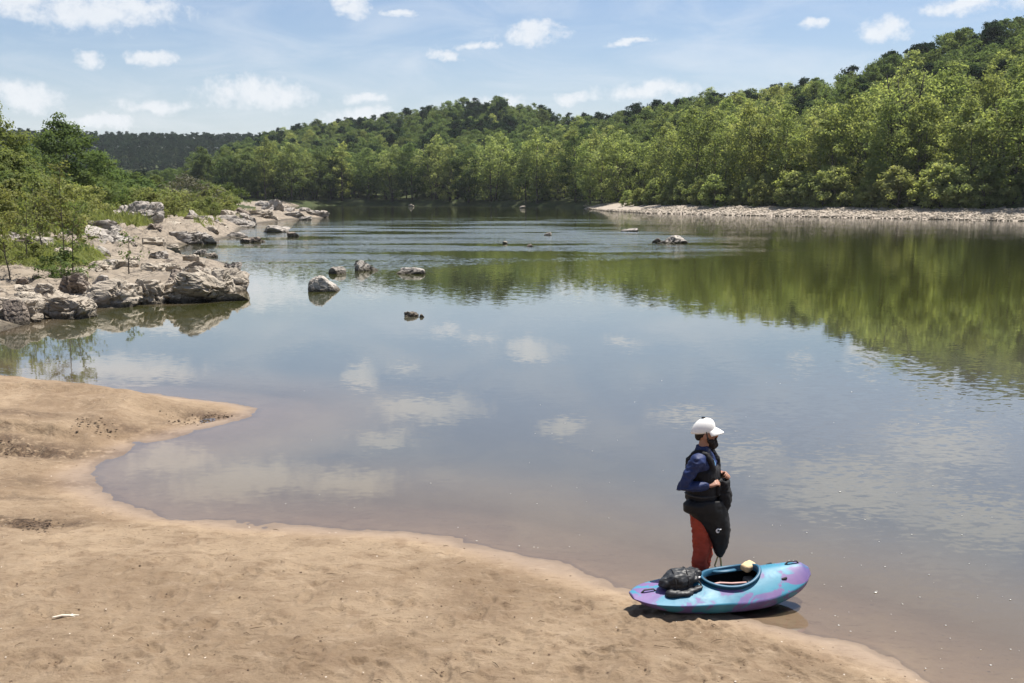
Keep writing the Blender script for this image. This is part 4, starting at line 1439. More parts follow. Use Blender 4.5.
KL = 0.985
KT = np.array([-1, -.93, -.8, -.6, -.35, -.1, .15, .4, .6, .77, .89, .96, 1.0])
KW = np.array([.05, .15, .225, .28, .315, .33, .335, .325, .29, .24, .185, .13, .04])
KK = np.array([.19, .15, .095, .045, .012, 0, 0, .008, .035, .085, .145, .205, .27])
KC = np.array([.20, .197, .195, .195, .195, .195, .18, .195, .22, .25, .28, .295, .30])
KD = np.array([.212, .217, .225, .24, .275, .315, .35, .37, .385, .40, .405, .39, .33])


def smooth_curve(tab, t):
    """interpolate softly (averaged piecewise lines)"""
    return sum(np.interp(np.clip(t + o, -1, 1), KT, tab) for o in (-.05, -.025, 0, .025, .05)) / 5 * 1.0


def hull_ring(t, seg=72, inset=0.0):
    w, zk, zc, zd = (float(smooth_curve(a, np.array([t]))[0]) for a in (KW, KK, KC, KD))
    a = np.linspace(0, 2 * math.pi, seg, endpoint=False)
    c, s = np.cos(a), np.sin(a)
    y = np.where(s >= 0, np.sign(c) * (1 - np.abs(s)) ** 0.6 * (w - inset), np.sign(c) * (1 - 0.17 * np.abs(s)) * (1 - np.abs(s) ** 4) ** 0.5 * (w - inset))
    up = np.abs(s) * (zd - zc - inset * 0.3)
    dn = np.abs(s) * (zc - zk - inset)
    # soft chine line along the side
    z = zc + np.where(s >= 0, up, -dn)
    return np.stack([np.full(seg, t * KL), y, z], 1)


CK_X, CK_A, CK_B = 0.09, 0.305, 0.192


def in_cockpit(x, y, k=1.0):
    return ((x - CK_X) / (CK_A * k)) ** 2 + (y / (CK_B * k)) ** 2 < 1


kayak = empty('kayak', (0, 0, 0))
tag(kayak, 'turquoise and purple whitewater kayak pulled half onto the sand beside the standing man', 'kayak')
rings = [hull_ring(t) for t in np.concatenate([np.linspace(-1, 1, 150)])]
V = np.concatenate(rings)
seg = 72
F = []
for i in range(len(rings) - 1):
    for j in range(seg):
        k2 = (j + 1) % seg
        q = (i * seg + j, i * seg + k2, (i + 1) * seg + k2, (i + 1) * seg + j)
        c = V[list(q)].mean(0)
        if c[2] > 0.24 and in_cockpit(c[0], c[1]):
            continue
        F.append(q)
F.append(tuple(reversed(range(seg))))
F.append(tuple((len(rings) - 1) * seg + j for j in range(seg)))
link('hull', mesh_from('hull', V, F, True, M['kayak']), kayak)


def deck_z(x, y=0.0):
    t = np.array([x / KL])
    w, zc, zd = (float(smooth_curve(a, t)[0]) for a in (KW, KC, KD))
    return zc + (zd - zc) * (1 - min(1, abs(y) / w) ** (1 / 0.6))


# raised coaming round the cockpit
a = np.linspace(0, 2 * math.pi, 73)[:-1]
prof = [(-0.012, -0.05), (-0.010, 0.012), (0.004, 0.022), (0.022, 0.016), (0.026, 0.006), (0.012, 0.002), (0.006, -0.05)]
g = Geo()
rg = []
for dx, dzp in prof:
    xs = CK_X + (CK_A + dx) * np.cos(a)
    ys = (CK_B + dx) * np.sin(a)
    zs = np.array([deck_z(CK_X + CK_A * math.cos(q), CK_B * math.sin(q)) for q in a]) + 0.022 + dzp
    rg.append(np.stack([xs, ys, zs], 1))
g.rings(rg + [rg[0]], False)
link('cockpit_rim', g.mesh('cockpit_rim', M['rim']), kayak)
# black lining, seat, back band, thigh braces
g = Geo()
lin = []
for t in np.linspace(-0.32, 0.62, 40):
    r_ = hull_ring(t, 72, 0.018)
    lo = r_[[j % 72 for j in range(33, 76)]]
    lin.append(lo)
g2v = np.concatenate(lin)
n_ = len(lin[0])
ff = [(i * n_ + j, i * n_ + j + 1, (i + 1) * n_ + j + 1, (i + 1) * n_ + j) for i in range(len(lin) - 1) for j in range(n_ - 1)]
ff.append(tuple(range(n_)))
ff.append(tuple(39 * n_ + j for j in range(n_)))
link('lining', mesh_from('lining', g2v, ff, True, M['black_foam']), kayak)
g = Geo()
g.rings([np.stack([0.02 + 0.19 * np.cos(a) * k, 0.16 * np.sin(a) * k, np.full(72, z)], 1) for k, z in ((1.0, 0.02), (1.0, 0.10), (0.93, 0.125), (0.6, 0.105), (0.2, 0.10))])
link('seat', g.mesh('seat', simple('seat_grey', (0.09, 0.085, 0.08), 0.7)), kayak)
g = Geo()
g.tube([(-0.10, -0.18, 0.20), (-0.16, -0.10, 0.23), (-0.18, 0, 0.235), (-0.16, 0.10, 0.23), (-0.10, 0.18, 0.20)], 0.055, 12, True, ((1, 0, 0), 0.4))
link('back_band', g.mesh('back_band', M['black_foam']), kayak)
for s in (-1, 1):
    g = Geo()
    zo = 0 if s > 0 else -0.045
    g.tube([(0.26, s * 0.20, 0.28 + zo), (0.20, s * 0.135, 0.305 + zo), (0.10, s * 0.12, 0.31 + zo), (0.02, s * 0.14, 0.30 + zo), (-0.03, s * 0.20, 0.28 + zo)], 0.026, 10, True, ((0, 0, 1), 0.5))
    link('thigh_brace', g.mesh('thigh_brace', M['rim'] if s > 0 else M['black_foam']), kayak)
g = Geo()
g.tube([(-0.16, -0.10, 0.30), (-0.05, -0.06, 0.285), (0.08, -0.075, 0.275), (0.22, -0.10, 0.285)], 0.012, 8)
link('strap', g.mesh('strap', simple('pale_strap', (0.50, 0.30, 0.26), 0.7)), kayak)
# foot block seen in the front of the cockpit
g = Geo()
g.box((0.36, 0.02, 0.17), (0.12, 0.22, 0.14))
link('foam_pillar', modified('foam_pillar', g.mesh('foam_pillar'), [('BEVEL', dict(width=0.03, segments=3))], simple('grey_foam', (0.16, 0.14, 0.12), 0.9)), kayak)
for x0, nm in ((0.79, 'bow'), (-0.80, 'stern')):
    g = Geo()
    z0 = deck_z(x0)
    g.tube([(x0 - 0.075, 0, z0 - 0.004), (x0 - 0.05, 0, z0 + 0.022), (x0 + 0.05, 0, deck_z(x0 + 0.05) + 0.022), (x0 + 0.075, 0, deck_z(x0 + 0.075) - 0.004)], 0.011, 8, True, ((0, 0, 1), 0.6))
    link('grab_handle', g.mesh('grab_handle', M['webbing']), kayak)
for s in (-1, 1):
    for x0 in (0.62, -0.42):
        g = Geo()
        y0 = s * 0.16
        g.tube([(x0 - 0.02, y0, deck_z(x0, y0) - 0.003), (x0 + 0.02, y0, deck_z(x0, y0) + 0.007)], 0.013, 8)
        link('deck_fitting', g.mesh('deck_fitting', M['webbing']), kayak)

K_YAW = R(15)
kb = ground_at(719, 603, 0.03)
kayak.location = (kb[0], kb[1], 0.012)
kayak.rotation_mode = 'XYZ'
kayak.rotation_euler = (R(7), R(1.0), K_YAW)
KM = Matrix.Translation(kayak.location) @ kayak.rotation_euler.to_matrix().to_4x4()
K = lambda x, y, z: KM @ Vector((x, y, z))

# dry bag on the stern deck
g = Geo()
xs = np.linspace(-0.185, 0.185, 9)
rr_ = np.array([.10, .135, .152, .158, .155, .15, .142, .125, .09])
g.tube(np.stack([xs, 0.01 * np.sin(xs * 9), 0.125 + 0.012 * np.cos(xs * 11)], 1), rr_, 20, True, ((0, 0, 1), 0.86))
g.tube([(0.15, -0.10, 0.15), (0.215, -0.05, 0.19), (0.225, 0.03, 0.19), (0.20, 0.09, 0.16)], 0.035, 12, True)
g.tube([(-0.17, -0.15, 0.045), (0.0, -0.185, 0.04), (0.17, -0.16, 0.06)], 0.055, 12, True, ((0, 0, 1), 0.6))
bagj = lambda co: 0.034 * fbm(co * np.array([5, 7, 7]), 3, 61) + 0.012 * (1 - np.abs(fbm(co * np.array([9, 14, 14]), 3, 62)))
bag_m = fuse('dry_bag', g, 0.010, simple('coated_nylon', (0.02, 0.021, 0.023), 0.5, 0.4, 0.3, 6, 0.002), 3, bagj)
bp = K(-0.455, 0.02, 0.232)
bag = empty('dry_bag', bp, K_YAW - 0.10)
bag.scale = (0.84, 0.82, 0.74)
bag.rotation_euler = (R(8), R(-3), K_YAW + 0.06)
tag(bag, 'shiny black dry bag lying across the stern deck of the kayak', 'bag')
link('body', bag_m, bag)
for x0 in (-0.10, 0.07):
    g = Geo()
    th = np.linspace(-0.15 * math.pi, 1.15 * math.pi, 16)
    g.tube(np.stack([np.full(16, x0) + 0.03 * np.cos(th), 0.158 * np.cos(th), 0.127 + 0.142 * np.sin(th)], 1), 0.006, 6, True)
    link('strap', g.mesh('strap', M['webbing']), bag)
g = Geo()
g.box((0.205, -0.10, 0.165), (0.035, 0.02, 0.028), (0.2, 0.1, 0.5))
link('buckle', modified('buckle', g.mesh('buckle'), [('BEVEL', dict(width=0.005, segments=2))], simple('pale_buckle', (0.6, 0.6, 0.6), 0.4)), bag)
g = Geo()
g.tube([(0.175, -0.10, 0.15), (0.21, -0.145, 0.08), (0.20, -0.17, 0.02), (0.22, -0.20, -0.04)], [0.012, 0.011, 0.01, 0.009], 6)
link('tail_strap', g.mesh('tail_strap', M['webbing']), bag)

# tan foam block perched on the front of the coaming
g = Geo()
g.box((0, 0, 0.035), (0.155, 0.11, 0.075))
sp = modified('foam_block', g.mesh('foam_block'), [('BEVEL', dict(width=0.026, segments=4)), ('SUBSURF', dict(levels=1, render_levels=1))], simple('tan_foam', (0.56, 0.41, 0.235), 0.9, 0.2, 0.12, 30, 0.003),
              lambda co: 0.004 * fbm(co * 25, 2, 3))
o = link('foam_block', sp, None, K(0.345, 0.10, 0.322))
o.rotation_euler = (R(8), R(-8), K_YAW + 0.4)
tag(o, 'tan foam block resting on the front rim of the kayak cockpit', 'foam block')

# ------------------------------------------------------------------ the man
TH = R(-24)
pb = ground_at(700.0, 588.0, 0.0)
man = empty('person', (pb[0], pb[1], max(-0.04, height(pb[0], pb[1]))), TH)
man.scale = (1.045, 1.045, 1.045)
tag(man, 'standing man in white cap, navy jacket, black vest and red trousers looking along the river', 'person')
_ct, _st = math.cos(-TH), math.sin(-TH)


def scr(s, d, z):
    """across the view s, towards the viewer -d, in the man's own axes"""
    return np.array([s * _ct - d * _st, s * _st + d * _ct, z])


def ell(g, c, r, seg=16, rot=None):
    v, f = ICO[3]
    q = v * np.asarray(r)
    if rot is not None:
        q = q @ np.array(Euler(rot).to_matrix()).T
    g.add(q + np.asarray(c), f)


def oval(z, cx, cy, rx, ry, seg=28, p=0.9):
    t = np.linspace(0, 2 * math.pi, seg, endpoint=False)
    c, s = np.cos(t), np.sin(t)
    return np.stack([cx + rx * np.sign(c) * np.abs(c) ** p, cy + ry * np.sign(s) * np.abs(s) ** p, np.full(seg, z)], 1)


def skin_material():
    m, N = material('skin')
    tc = N.new('ShaderNodeTexCoord').outputs['Object']
    c = N.ramp(N.noise(tc, 9.0, 4).outputs[0], [(0.3, (0.27, 0.13, 0.085)), (0.7, (0.38, 0.20, 0.135))])
    b = N.new('ShaderNodeBsdfPrincipled', {'Base Color': c, 'Roughness': 0.5, 'Subsurface Weight': 0.12, 'Subsurface Radius': (0.01, 0.004, 0.002), 'Specular IOR Level': 0.4})
    N.out(b)
    return m


M['skin'] = skin_material()
HY = R(14)  # the head turns a little more towards the far bank


def hd(x, y, z):
    return np.array([x * math.cos(HY) - y * math.sin(HY), x * math.sin(HY) + y * math.cos(HY), z])


RS, RE, RW = np.array([-.015, -.195, 1.425]), np.array([-.135, -.30, 1.165]), np.array([.085, -.175, 1.185])
LS, LE, LW = np.array([-.015, .195, 1.425]), np.array([.02, .29, 1.17]), np.array([.175, .115, 1.225])
g = Geo()
ell(g, hd(0.018, 0, 1.685), (.098, .077, .112), rot=(0, 0, HY))
ell(g, hd(0.05, 0, 1.605), (.062, .056, .062), rot=(0, 0, HY))
ell(g, hd(0.092, 0, 1.692), (.022, .05, .014), rot=(0, 0, HY))                # brow
g.tube([hd(0.100, 0, 1.685), hd(0.122, 0, 1.655), hd(0.124, 0, 1.642)], [.009, .013, .014], 10)  # nose
ell(g, hd(0.108, 0, 1.612), (.012, .026, .007), rot=(0, 0, HY))               # lips
for s in (-1, 1):
    ell(g, hd(0.012, s * 0.079, 1.655), (.024, .009, .034), rot=(0.1 * s, 0.15, HY))       # ear
    ell(g, hd(0.08, s * 0.04, 1.648), (.022, .018, .02), rot=(0, 0, HY))                   # cheek
g.tube([(-.012, 0, 1.45), (0.0, 0, 1.53), (0.012, 0, 1.62)], [.066, .058, .058], 16)
g.rings([oval(z, cx, 0, rx, ry) for z, cx, rx, ry in ((.90, 0, .10, .15), (1.0, 0, .10, .145), (1.1, 0, .10, .14), (1.25, 0, .11, .16), (1.38, -.005, .11, .18), (1.45, -.01, .085, .165), (1.49, -.01, .06, .08))])
for s_, (S, E, Wr) in ((-1, (RS, RE, RW)), (1, (LS, LE, LW))):
    g.tube([S + np.array([0, -.05 * s_, 0]), S, (S + E) / 2, E, E * .6 + Wr * .4, Wr], [.06, .056, .047, .042, .043, .029], 14)
for s_ in (-1, 1):
    g.tube([(0, s_ * .085, .95), (.01, s_ * .09, .72), (.015, s_ * .10, .5), (0, s_ * .105, .3), (-.01, s_ * .11, .07)], [.085, .075, .055, .05, .038], 14)
    g.tube([(-.03, s_ * .11, .04), (.06, s_ * .12, .04), (.16, s_ * .13, .03)], [.04, .04, .03], 12)
# hands: palm, four bent fingers of their own length and an opposed thumb, closing on the pouch
FING = [(-.030, .070), (-.010, .080), (.010, .075), (.029, .058)]


def hand(g, wrist, fwd, palm, side):
    """fwd: along the hand, palm: the way the palm faces, side: towards the thumb"""
    f, p = unit(np.array(fwd, float)), np.array(palm, float)
    p = unit(p - f * (p @ f))
    t = np.cross(f, p)
    if t @ np.array(side, float) < 0:
        t = -t
    w = np.asarray(wrist)
    for k, off in enumerate((-.026, -.009, .009, .026)):
        g.tube([w + f * .005 + t * off * .7, w + f * .045 + t * off, w + f * .086 + t * off], [.015, .015, .013], 10, True)
    for off, L in FING:
        b = w + f * .086 - t * off
        a1 = b + unit(f * .9 + p * .45) * L * .45
        a2 = a1 + unit(f * .35 + p * .95) * L * .32
        a3 = a2 + unit(-f * .25 + p) * L * .26
        g.tube([b - f * .01, b, a1, a2, a3], [.0105, .0100, .0092, .0085, .0072], 9, True)
    b = w + f * .028 + t * .026
    a1 = b + unit(f * .6 + t * .75 + p * .25) * .036
    a2 = a1 + unit(f * .8 + t * .1 + p * .55) * .030
    a3 = a2 + unit(f * .75 - t * .1 + p * .65) * .024
    g.tube([b - t * .012, b, a1, a2, a3], [.014, .0135, .0115, .0100, .0080], 9, True)


hand(g, RW, np.array([.80, .42, .28]), (.35, .75, -.45), (0.1, 0.1, 1))
hand(g, LW, np.array([.60, -.62, .30]), (-.3, -.75, -.5), (0.1, -0.1, 1))
body = fuse('body', g, 0.0055, M['skin'], 2)
link('body', body, man)

M['jacket'] = simple('navy_fabric', (0.011, 0.022, 0.082), 0.6, 0.35, 0.25, 9)
M['trouser'] = simple('rust_red_fabric', (0.31, 0.052, 0.030), 0.85, 0.2, 0.2, 10)
fold = lambda amp, sc, seed: (lambda co: amp * fbm(co * np.array([1, 1, 0.7]) * sc, 3, seed) + amp * 0.8 * (0.5 - np.abs(fbm(co * np.array([.8, .8, 1.6]) * sc * 1.3, 2, seed + 4))))
g = Geo()
g.rings([oval(z, cx, 0, rx, ry) for z, cx, rx, ry in ((.93, 0, .125, .17), (.97, 0, .13, .175), (1.1, 0, .122, .165), (1.25, 0, .132, .18), (1.37, -.005, .132, .20), (1.44, -.012, .108, .185), (1.485, -.012, .08, .115),
                                                      (1.515, -.008, .072, .078), (1.545, -.004, .068, .070))])
for s_, (S, E, Wr) in ((-1, (RS, RE, RW)), (1, (LS, LE, LW))):
    g.tube([S + np.array([0.005, -.07 * s_, .0]), S, (S + E) / 2 + np.array([-.01, 0.01 * s_, 0]), E, E * .55 + Wr * .45, E * .12 + Wr * .88], [.075, .078, .068, .062, .057, .044], 16, True)
link('jacket', fuse('jacket', g, 0.009, M['jacket'], 3, fold(0.010, 11, 71)), man)
g = Geo()
g.rings([oval(z, 0.005, 0, rx, ry, p=0.8) for z, rx, ry in ((.985, .155, .19), (1.0, .17, .20), (1.12, .168, .195), (1.24, .17, .20), (1.31, .155, .195), (1.335, .13, .17))])
for s_ in (-1, 1):
    g.tube([(.115, s_ * .105, 1.31), (.105, s_ * .115, 1.40), (.045, s_ * .115, 1.482), (-.05, s_ * .11, 1.487), (-.125, s_ * .10, 1.40), (-.13, s_ * .09, 1.31)], .036, 12, True)
link('vest', fuse('vest', g, 0.009, M['black_nylon'], 3, fold(0.006, 14, 73)), man)
g = Geo()
g.box((.172, 0, 1.12), (.05, .22, .12))
link('vest_pocket', modified('vest_pocket', g.mesh('vest_pocket'), [('BEVEL', dict(width=.02, segments=3))], M['black_nylon']), man)
g = Geo()
for z in (1.06, 1.20):
    g.tube([(.178 * math.cos(q), .208 * math.sin(q), z) for q in np.linspace(-2.6, 2.6, 28)], .012, 6, True, ((0, 0, 1), 1.0))
link('vest_strap', g.mesh('vest_strap', M['webbing']), man)
g = Geo()
ell(g, (.106, -.045, 1.385), (.014, .036, .048), rot=(0, -0.35, -0.3))
link('chest_patch', g.mesh('chest_patch', simple('light_blue_print', (0.16, 0.42, 0.72), 0.6, 0.3, 0.2, 60)), man)
g = Geo()
g.rings([oval(z, 0, 0, rx, ry) for z, rx, ry in ((.80, .11, .175), (.9, .125, .178), (1.0, .128, .172))])
for s_ in (-1, 1):
    g.tube([(0, s_ * .088, .90), (.012, s_ * .098, .70), (.02, s_ * .108, .48), (.0, s_ * .112, .28), (-.01, s_ * .115, .12)], [.102, .095, .082, .072, .064], 16)
link('trousers', fuse('trousers', g, 0.009, M['trouser'], 2, fold(0.014, 9, 75)), man)
for s_ in (-1, 1):
    g = Geo()
    g.tube([(-.035, s_ * .11, .045), (.06, s_ * .12, .045), (.17, s_ * .132, .036)], [.052, .052, .042], 14, True)
    g.tube([(-.012, s_ * .112, .05), (-.01, s_ * .113, .13)], .052, 12)
    link('shoe', fuse('shoe', g, 0.008, M['black_foam'], 2), man)
# spray skirt: waist tube and the hanging deck panel
g = Geo()
g.rings([oval(z, 0.0, 0, rx, ry) for z, rx, ry in ((.90, .16, .2), (.95, .155, .198), (1.02, .15, .195), (1.05, .155, .195))])
SK = [(1.02, .01, .19, .10), (.97, .0, .235, .12), (.90, .01, .24, .12), (.83, .04, .215, .11), (.74, .09, .18, .10), (.65, .132, .15, .09), (.57, .160, .115, .08), (.49, .168, .088, .065), (.42, .165, .058, .05),
      (.375, .165, .03, .035)]
rg = []
SK = [(q[0] + (0.045 if q[0] < .9 else 0.0), q[1], q[2], q[3]) for q in SK]
SK = [(q[0], q[1], q[2] * 0.92, q[3]) for q in SK]
for z, s, hw, th in SK:
    t = np.linspace(0, 2 * math.pi, 32, endpoint=False)
    c, sn = np.cos(t), np.sin(t)
    rg.append(np.array([scr(s + hw * np.sign(a_) * abs(a_) ** .8, -0.125 + th * b_ - 0.05 * a_ * a_ * 0, z) for a_, b_ in zip(c, sn)]))
g.rings(rg)
link('spray_skirt', fuse('spray_skirt', g, 0.010, simple('neoprene', (0.006, 0.006, 0.007), 0.6, 0.3, 0.3, 15), 4, fold(0.008, 8, 79)), man)
skirt_front = lambda s, z: scr(s, -0.125 - np.interp(z, [q[0] for q in SK[::-1]], [q[3] for q in SK[::-1]]) - 0.012, z)
g = Geo()
t = np.linspace(R(60), R(330), 18)
cr_w = 0.006 * np.sin(np.linspace(0.15, math.pi - 0.05, 18)) + 0.003
g.tube([skirt_front(.118 + .014 * math.cos(q), .725 + .018 * math.sin(q)) for q in t], cr_w, 8, True)
g.tube([skirt_front(.120, .744), skirt_front(.136, .736), skirt_front(.148, .740)], [.006, .008, .004], 8, True)
link('emblem', g.mesh('emblem', simple('white_print', (0.75, 0.75, 0.75), 0.7, 0.3, 0.03)), man)
g = Geo()
g.tube([scr(.15, -.15, .45), scr(.13, -.15, .39), scr(.113, -.15, .33), scr(.125, -.15, .305)], .008, 8)
g.tube([scr(.16, -.15, .45), scr(.173, -.15, .38), scr(.18, -.15, .32), scr(.16, -.15, .295)], .010, 8)
g.tube([scr(.125, -.15, .305), scr(.145, -.155, .292), scr(.16, -.15, .295)], .008, 8)
link('grab_loop', g.mesh('grab_loop', simple('tan_cord', (0.48, 0.33, 0.15), 0.8, 0.2, 0.15, 40)), man)

# hair, beard, cap
M['hair'] = simple('dark_hair', (0.018, 0.012, 0.009), 0.75, 0.3, 0.5, 60)
g = Geo()
for x, y, z, r in [(.098, 0, 1.585, .036), (.105, 0, 1.558, .036), (.075, .042, 1.59, .032), (.075, -.042, 1.59, .032), (.085, .025, 1.562, .036), (.085, -.025, 1.562, .036), (.05, .058, 1.60, .022), (.05, -.058, 1.60, .022),
                   (.030, .070, 1.635, .014), (.030, -.070, 1.635, .014), (.112, .022, 1.615, .013), (.112, -.022, 1.615, .013), (.117, 0, 1.622, .012), (.10, 0, 1.535, .028), (.06, 0, 1.56, .04)]:
    ell(g, hd(x, y, z), (r, r, r))
link('beard', fuse('beard', g, 0.006, M['hair'], 2, lambda co: 0.004 * fbm(co * 70, 2, 81)), man)
g = Geo()
ell(g, hd(-.012, 0, 1.685), (.092, .082, .075), rot=(0, 0, HY))
ell(g, hd(-.06, 0, 1.64), (.036, .06, .05), rot=(0, 0, HY))
link('hair', fuse('hair', g, 0.008, M['hair'], 2), man)
for s in (-1, 1):
    g = Geo()
    ell(g, hd(.098, s * .030, 1.673), (.012, .013, .010))
    link('eye', g.mesh('eye', simple('eye', (0.05, 0.03, 0.02), 0.15)), man)
g = Geo()
rg = []
for k, e in enumerate(np.linspace(0, 90, 14)):
    zz = 1.690 + .136 * math.sin(R(e))
    cs = max(math.cos(R(e)) ** 0.8, 0.02)
    rg.append(np.array([hd(.003 + .121 * cs * math.cos(q) - .02 * (1 - math.sin(R(e))), .095 * cs * math.sin(q), zz + (0.018 * math.cos(q) - 0.006) * math.cos(R(e))) for q in np.linspace(0, 2 * math.pi, 40, endpoint=False)]))
g.rings([r_ * np.array([1, 1, 1]) for r_ in rg])
cap_m = M['cap'] = simple('white_cap', (0.80, 0.78, 0.74), 0.55, 0.3, 0.05, 20)
cap = link('cap', g.mesh('cap', cap_m), man)
g = Geo()
nb = 15
top, bot = [], []
for k in range(nb):
    q = R(-62 + 124 * k / (nb - 1))
    rowt, rowb = [], []
    for m_, ext in enumerate(np.linspace(0, 1, 6)):
        L = .082 * math.cos(q * 0.92) ** 0.6
        x = -.02 + (.114 + (L + .016) * ext) * math.cos(q)
        y = (.088 + 0.018 * ext) * math.sin(q)
        z = 1.737 - .050 * ext - 0.034 * math.sin(q) ** 2 + 0.004 * math.sin(math.pi * ext)
        rowt.append(hd(x, y, z + .004))
        rowb.append(hd(x, y, z - .004))
    top.append(rowt)
    bot.append(rowb)
T_, B_ = np.array(top).reshape(-1, 3), np.array(bot).reshape(-1, 3)
fq = []
for i in range(nb - 1):
    for j in range(5):
        a0 = i * 6 + j
        fq.append((a0, a0 + 1, a0 + 7, a0 + 6))
        fq.append((a0 + 6 + nb * 6, a0 + 7 + nb * 6, a0 + 1 + nb * 6, a0 + nb * 6))
n6 = nb * 6
for i in range(nb - 1):
    for j, fl_ in ((0, 0), (5, 1)):
        a0, a1 = i * 6 + j, (i + 1) * 6 + j
        fq.append((a0, a1, a1 + n6, a0 + n6) if not fl_ else (a1, a0, a0 + n6, a1 + n6))
for i, fl_ in ((0, 0), (nb - 1, 1)):
    for j in range(5):
        a0, a1 = i * 6 + j, i * 6 + j + 1
        fq.append((a1, a0, a0 + n6, a1 + n6) if not fl_ else (a0, a1, a1 + n6, a0 + n6))
link('brim', mesh_from('brim', np.concatenate([T_, B_]), fq, True, cap_m), cap)
g = Geo()
ell(g, hd(-.015, 0, 1.830), (.020, .016, .009), rot=(0, 0, HY))
link('button', g.mesh('button', M['black_nylon']), cap)
g = Geo()
for s in (-1, 1):
    g.tube([hd(.02, s * .098, 1.70), hd(.03, s * .086, 1.64), hd(.045, s * .060, 1.585)], .006, 6)
link('chin_strap', g.mesh('chin_strap', M['webbing']), man)

# the pouch he is closing with both hands
g = Geo()
pc = (RW + LW) / 2 + np.array([.095, .025, -0.075])
g.rings([oval(z, 0, 0, rx, ry, 24, 0.75) for z, rx, ry in ((-.24, .03, .05), (-.23, .055, .075), (-.15, .068, .09), (-.05, .066, .088), (.02, .055, .08), (.07, .045, .07), (.085, .03, .06))])
pm = fuse('pouch', g, 0.007, simple('charcoal_cloth', (0.014, 0.014, 0.015), 0.8, 0.2, 0.3, 25), 2, fold(0.010, 14, 83))
pw = Matrix.Translation(man.location) @ Matrix.Rotation(TH, 4, 'Z') @ Matrix.Scale(1.045, 4) @ Vector(pc + np.array([0, 0, -.0]))
po = empty('pouch', pw, TH)
tag(po, 'black soft pouch held in front of the chest by the standing man', 'pouch')
link('bag', pm, po)
g = Geo()
for dx, dy, L in ((.02, -.03, .05), (.03, .02, .035), (.0, 0.0, .06)):
    g.tube([(dx, dy, -.235), (dx + .006, dy - .004, -.235 - L * .6), (dx + .002, dy, -.235 - L)], .005, 6)
link('drawstring', g.mesh('drawstring', M['webbing']), po)


def project(p):
    p = np.asarray(p, float) - np.array([0, 0, CAM_Z])
    zc = p[1] * math.cos(PITCH) - p[2] * math.sin(PITCH)
    yc = p[1] * math.sin(PITCH) + p[2] * math.cos(PITCH)
    return round(W / 2 + FOC * p[0] / zc, 1), round(H / 2 - FOC * yc / zc, 1)

# ------------------------------------------------------------------ which one is which: repeats told apart by the landmark beside them
ORD = ['first', 'second', 'third', 'fourth', 'fifth', 'sixth', 'seventh', 'eighth', 'ninth', 'tenth', 'eleventh', 'twelfth', 'thirteenth', 'fourteenth']
ZONES = {
    G_FRONT: ('pale front-row tree', [(560, 650, 'behind the narrow tip of the gravel bar'), (650, 760, 'behind the left half of the gravel bar'), (760, 866, 'just left of the round bright bush'),
                                      (866, 950, 'just right of the round bright bush'), (950, 1100, 'behind the right end of the gravel bar')]),
    'bushes at the foot of the far trees': ('low green bush', [(400, 600, 'at the dark waterline left of the gravel bar'), (600, 700, 'along the narrow end of the gravel bar'), (700, 790, 'along the middle of the gravel bar'),
                                                               (790, 866, 'just left of the round bright bush'), (866, 950, 'just right of the round bright bush'), (950, 1100, 'at the right end of the gravel bar')]),
    'yellow-green shrubs on the rocky left bank': ('yellow-green shrub', [(-60, 30, 'at the left edge above the tan rocks'), (30, 100, 'behind the thin saplings'), (100, 165, 'around the big grey cracked slab'),
                                                                         (165, 260, 'between the cracked slab and the rocky point')]),
    'dense shrubs at the foot of the left bank trees': ('dense mid green shrub', [(-60, 70, 'below the trees at the left edge'), (70, 260, 'behind the big grey cracked slab')]),
    'low trees beyond the grey rock slab': ('low thicket tree', [(60, 300, 'beyond the big grey cracked slab')]),
    'smaller rocks wedged between the outcrop boulders': ('small wedged rock', [(-60, 90, 'in the left half of the near outcrop'), (90, 140, 'around the long pale slab of the outcrop'), (140, 300, 'around the big jagged outcrop boulder')]),
    'rocks heaped along the point of the left bank': ('heaped grey rock', [(150, 262, 'on the near side of the tallest peaked rock'), (262, 400, 'on the far side of the tallest peaked rock')]),
    'loose rocks scattered over the left bank': ('loose weathered rock', [(-60, 40, 'among shrubs at the left edge'), (40, 80, 'below the thin saplings'), (80, 120, 'left of the tiny inlet sapling'), (120, 160, 'around the tiny inlet sapling'),
                                                                       (160, 300, 'near the water behind the big jagged boulder')]),
}
bpy.context.view_layer.update()
for grp, (noun, zones) in ZONES.items():
    members = [o for o in COL.objects if o.parent is None and o.get('group') == grp]
    for lo_, hi_, where in zones:
        zone = []
        for o in members:
            q = Vector((o.location.x, o.location.y, o.location.z + 1.0))
            u = project(q)[0]
            if lo_ <= u < hi_:
                zone.append((u, o))
        zone.sort(key=lambda t: t[0])
        for k, (u, o) in enumerate(zone):
            if len(zone) == 1:
                o['label'] = 'the only %s %s' % (noun, where)
            elif k < len(ORD):
                o['label'] = '%s %s from the left %s' % (ORD[k], noun, where)
            else:
                o['label'] = '%s among the last ones %s' % (noun, where)
FZ = {G_SECOND: ('taller tree rising behind the front row', [(480, 700, 'above the left half of the gravel bar'), (700, 860, 'above the middle of the gravel bar'), (860, 1100, 'near the right edge of the wood')]),
      G_FAR: ('rounded tree at the far waterline', [(0, 330, 'just beyond the rocky point'), (330, 450, 'below the dark wooded hilltop'), (450, 620, 'just left of the gravel bar')]),
      G_SLOPE: ('green tree on the lower wooded slope', [(0, 330, 'beyond the rocky point'), (330, 480, 'under the dark hilltop'), (480, 700, 'above the gravel bar tip'), (700, 1100, 'behind the tall pale trees')])}
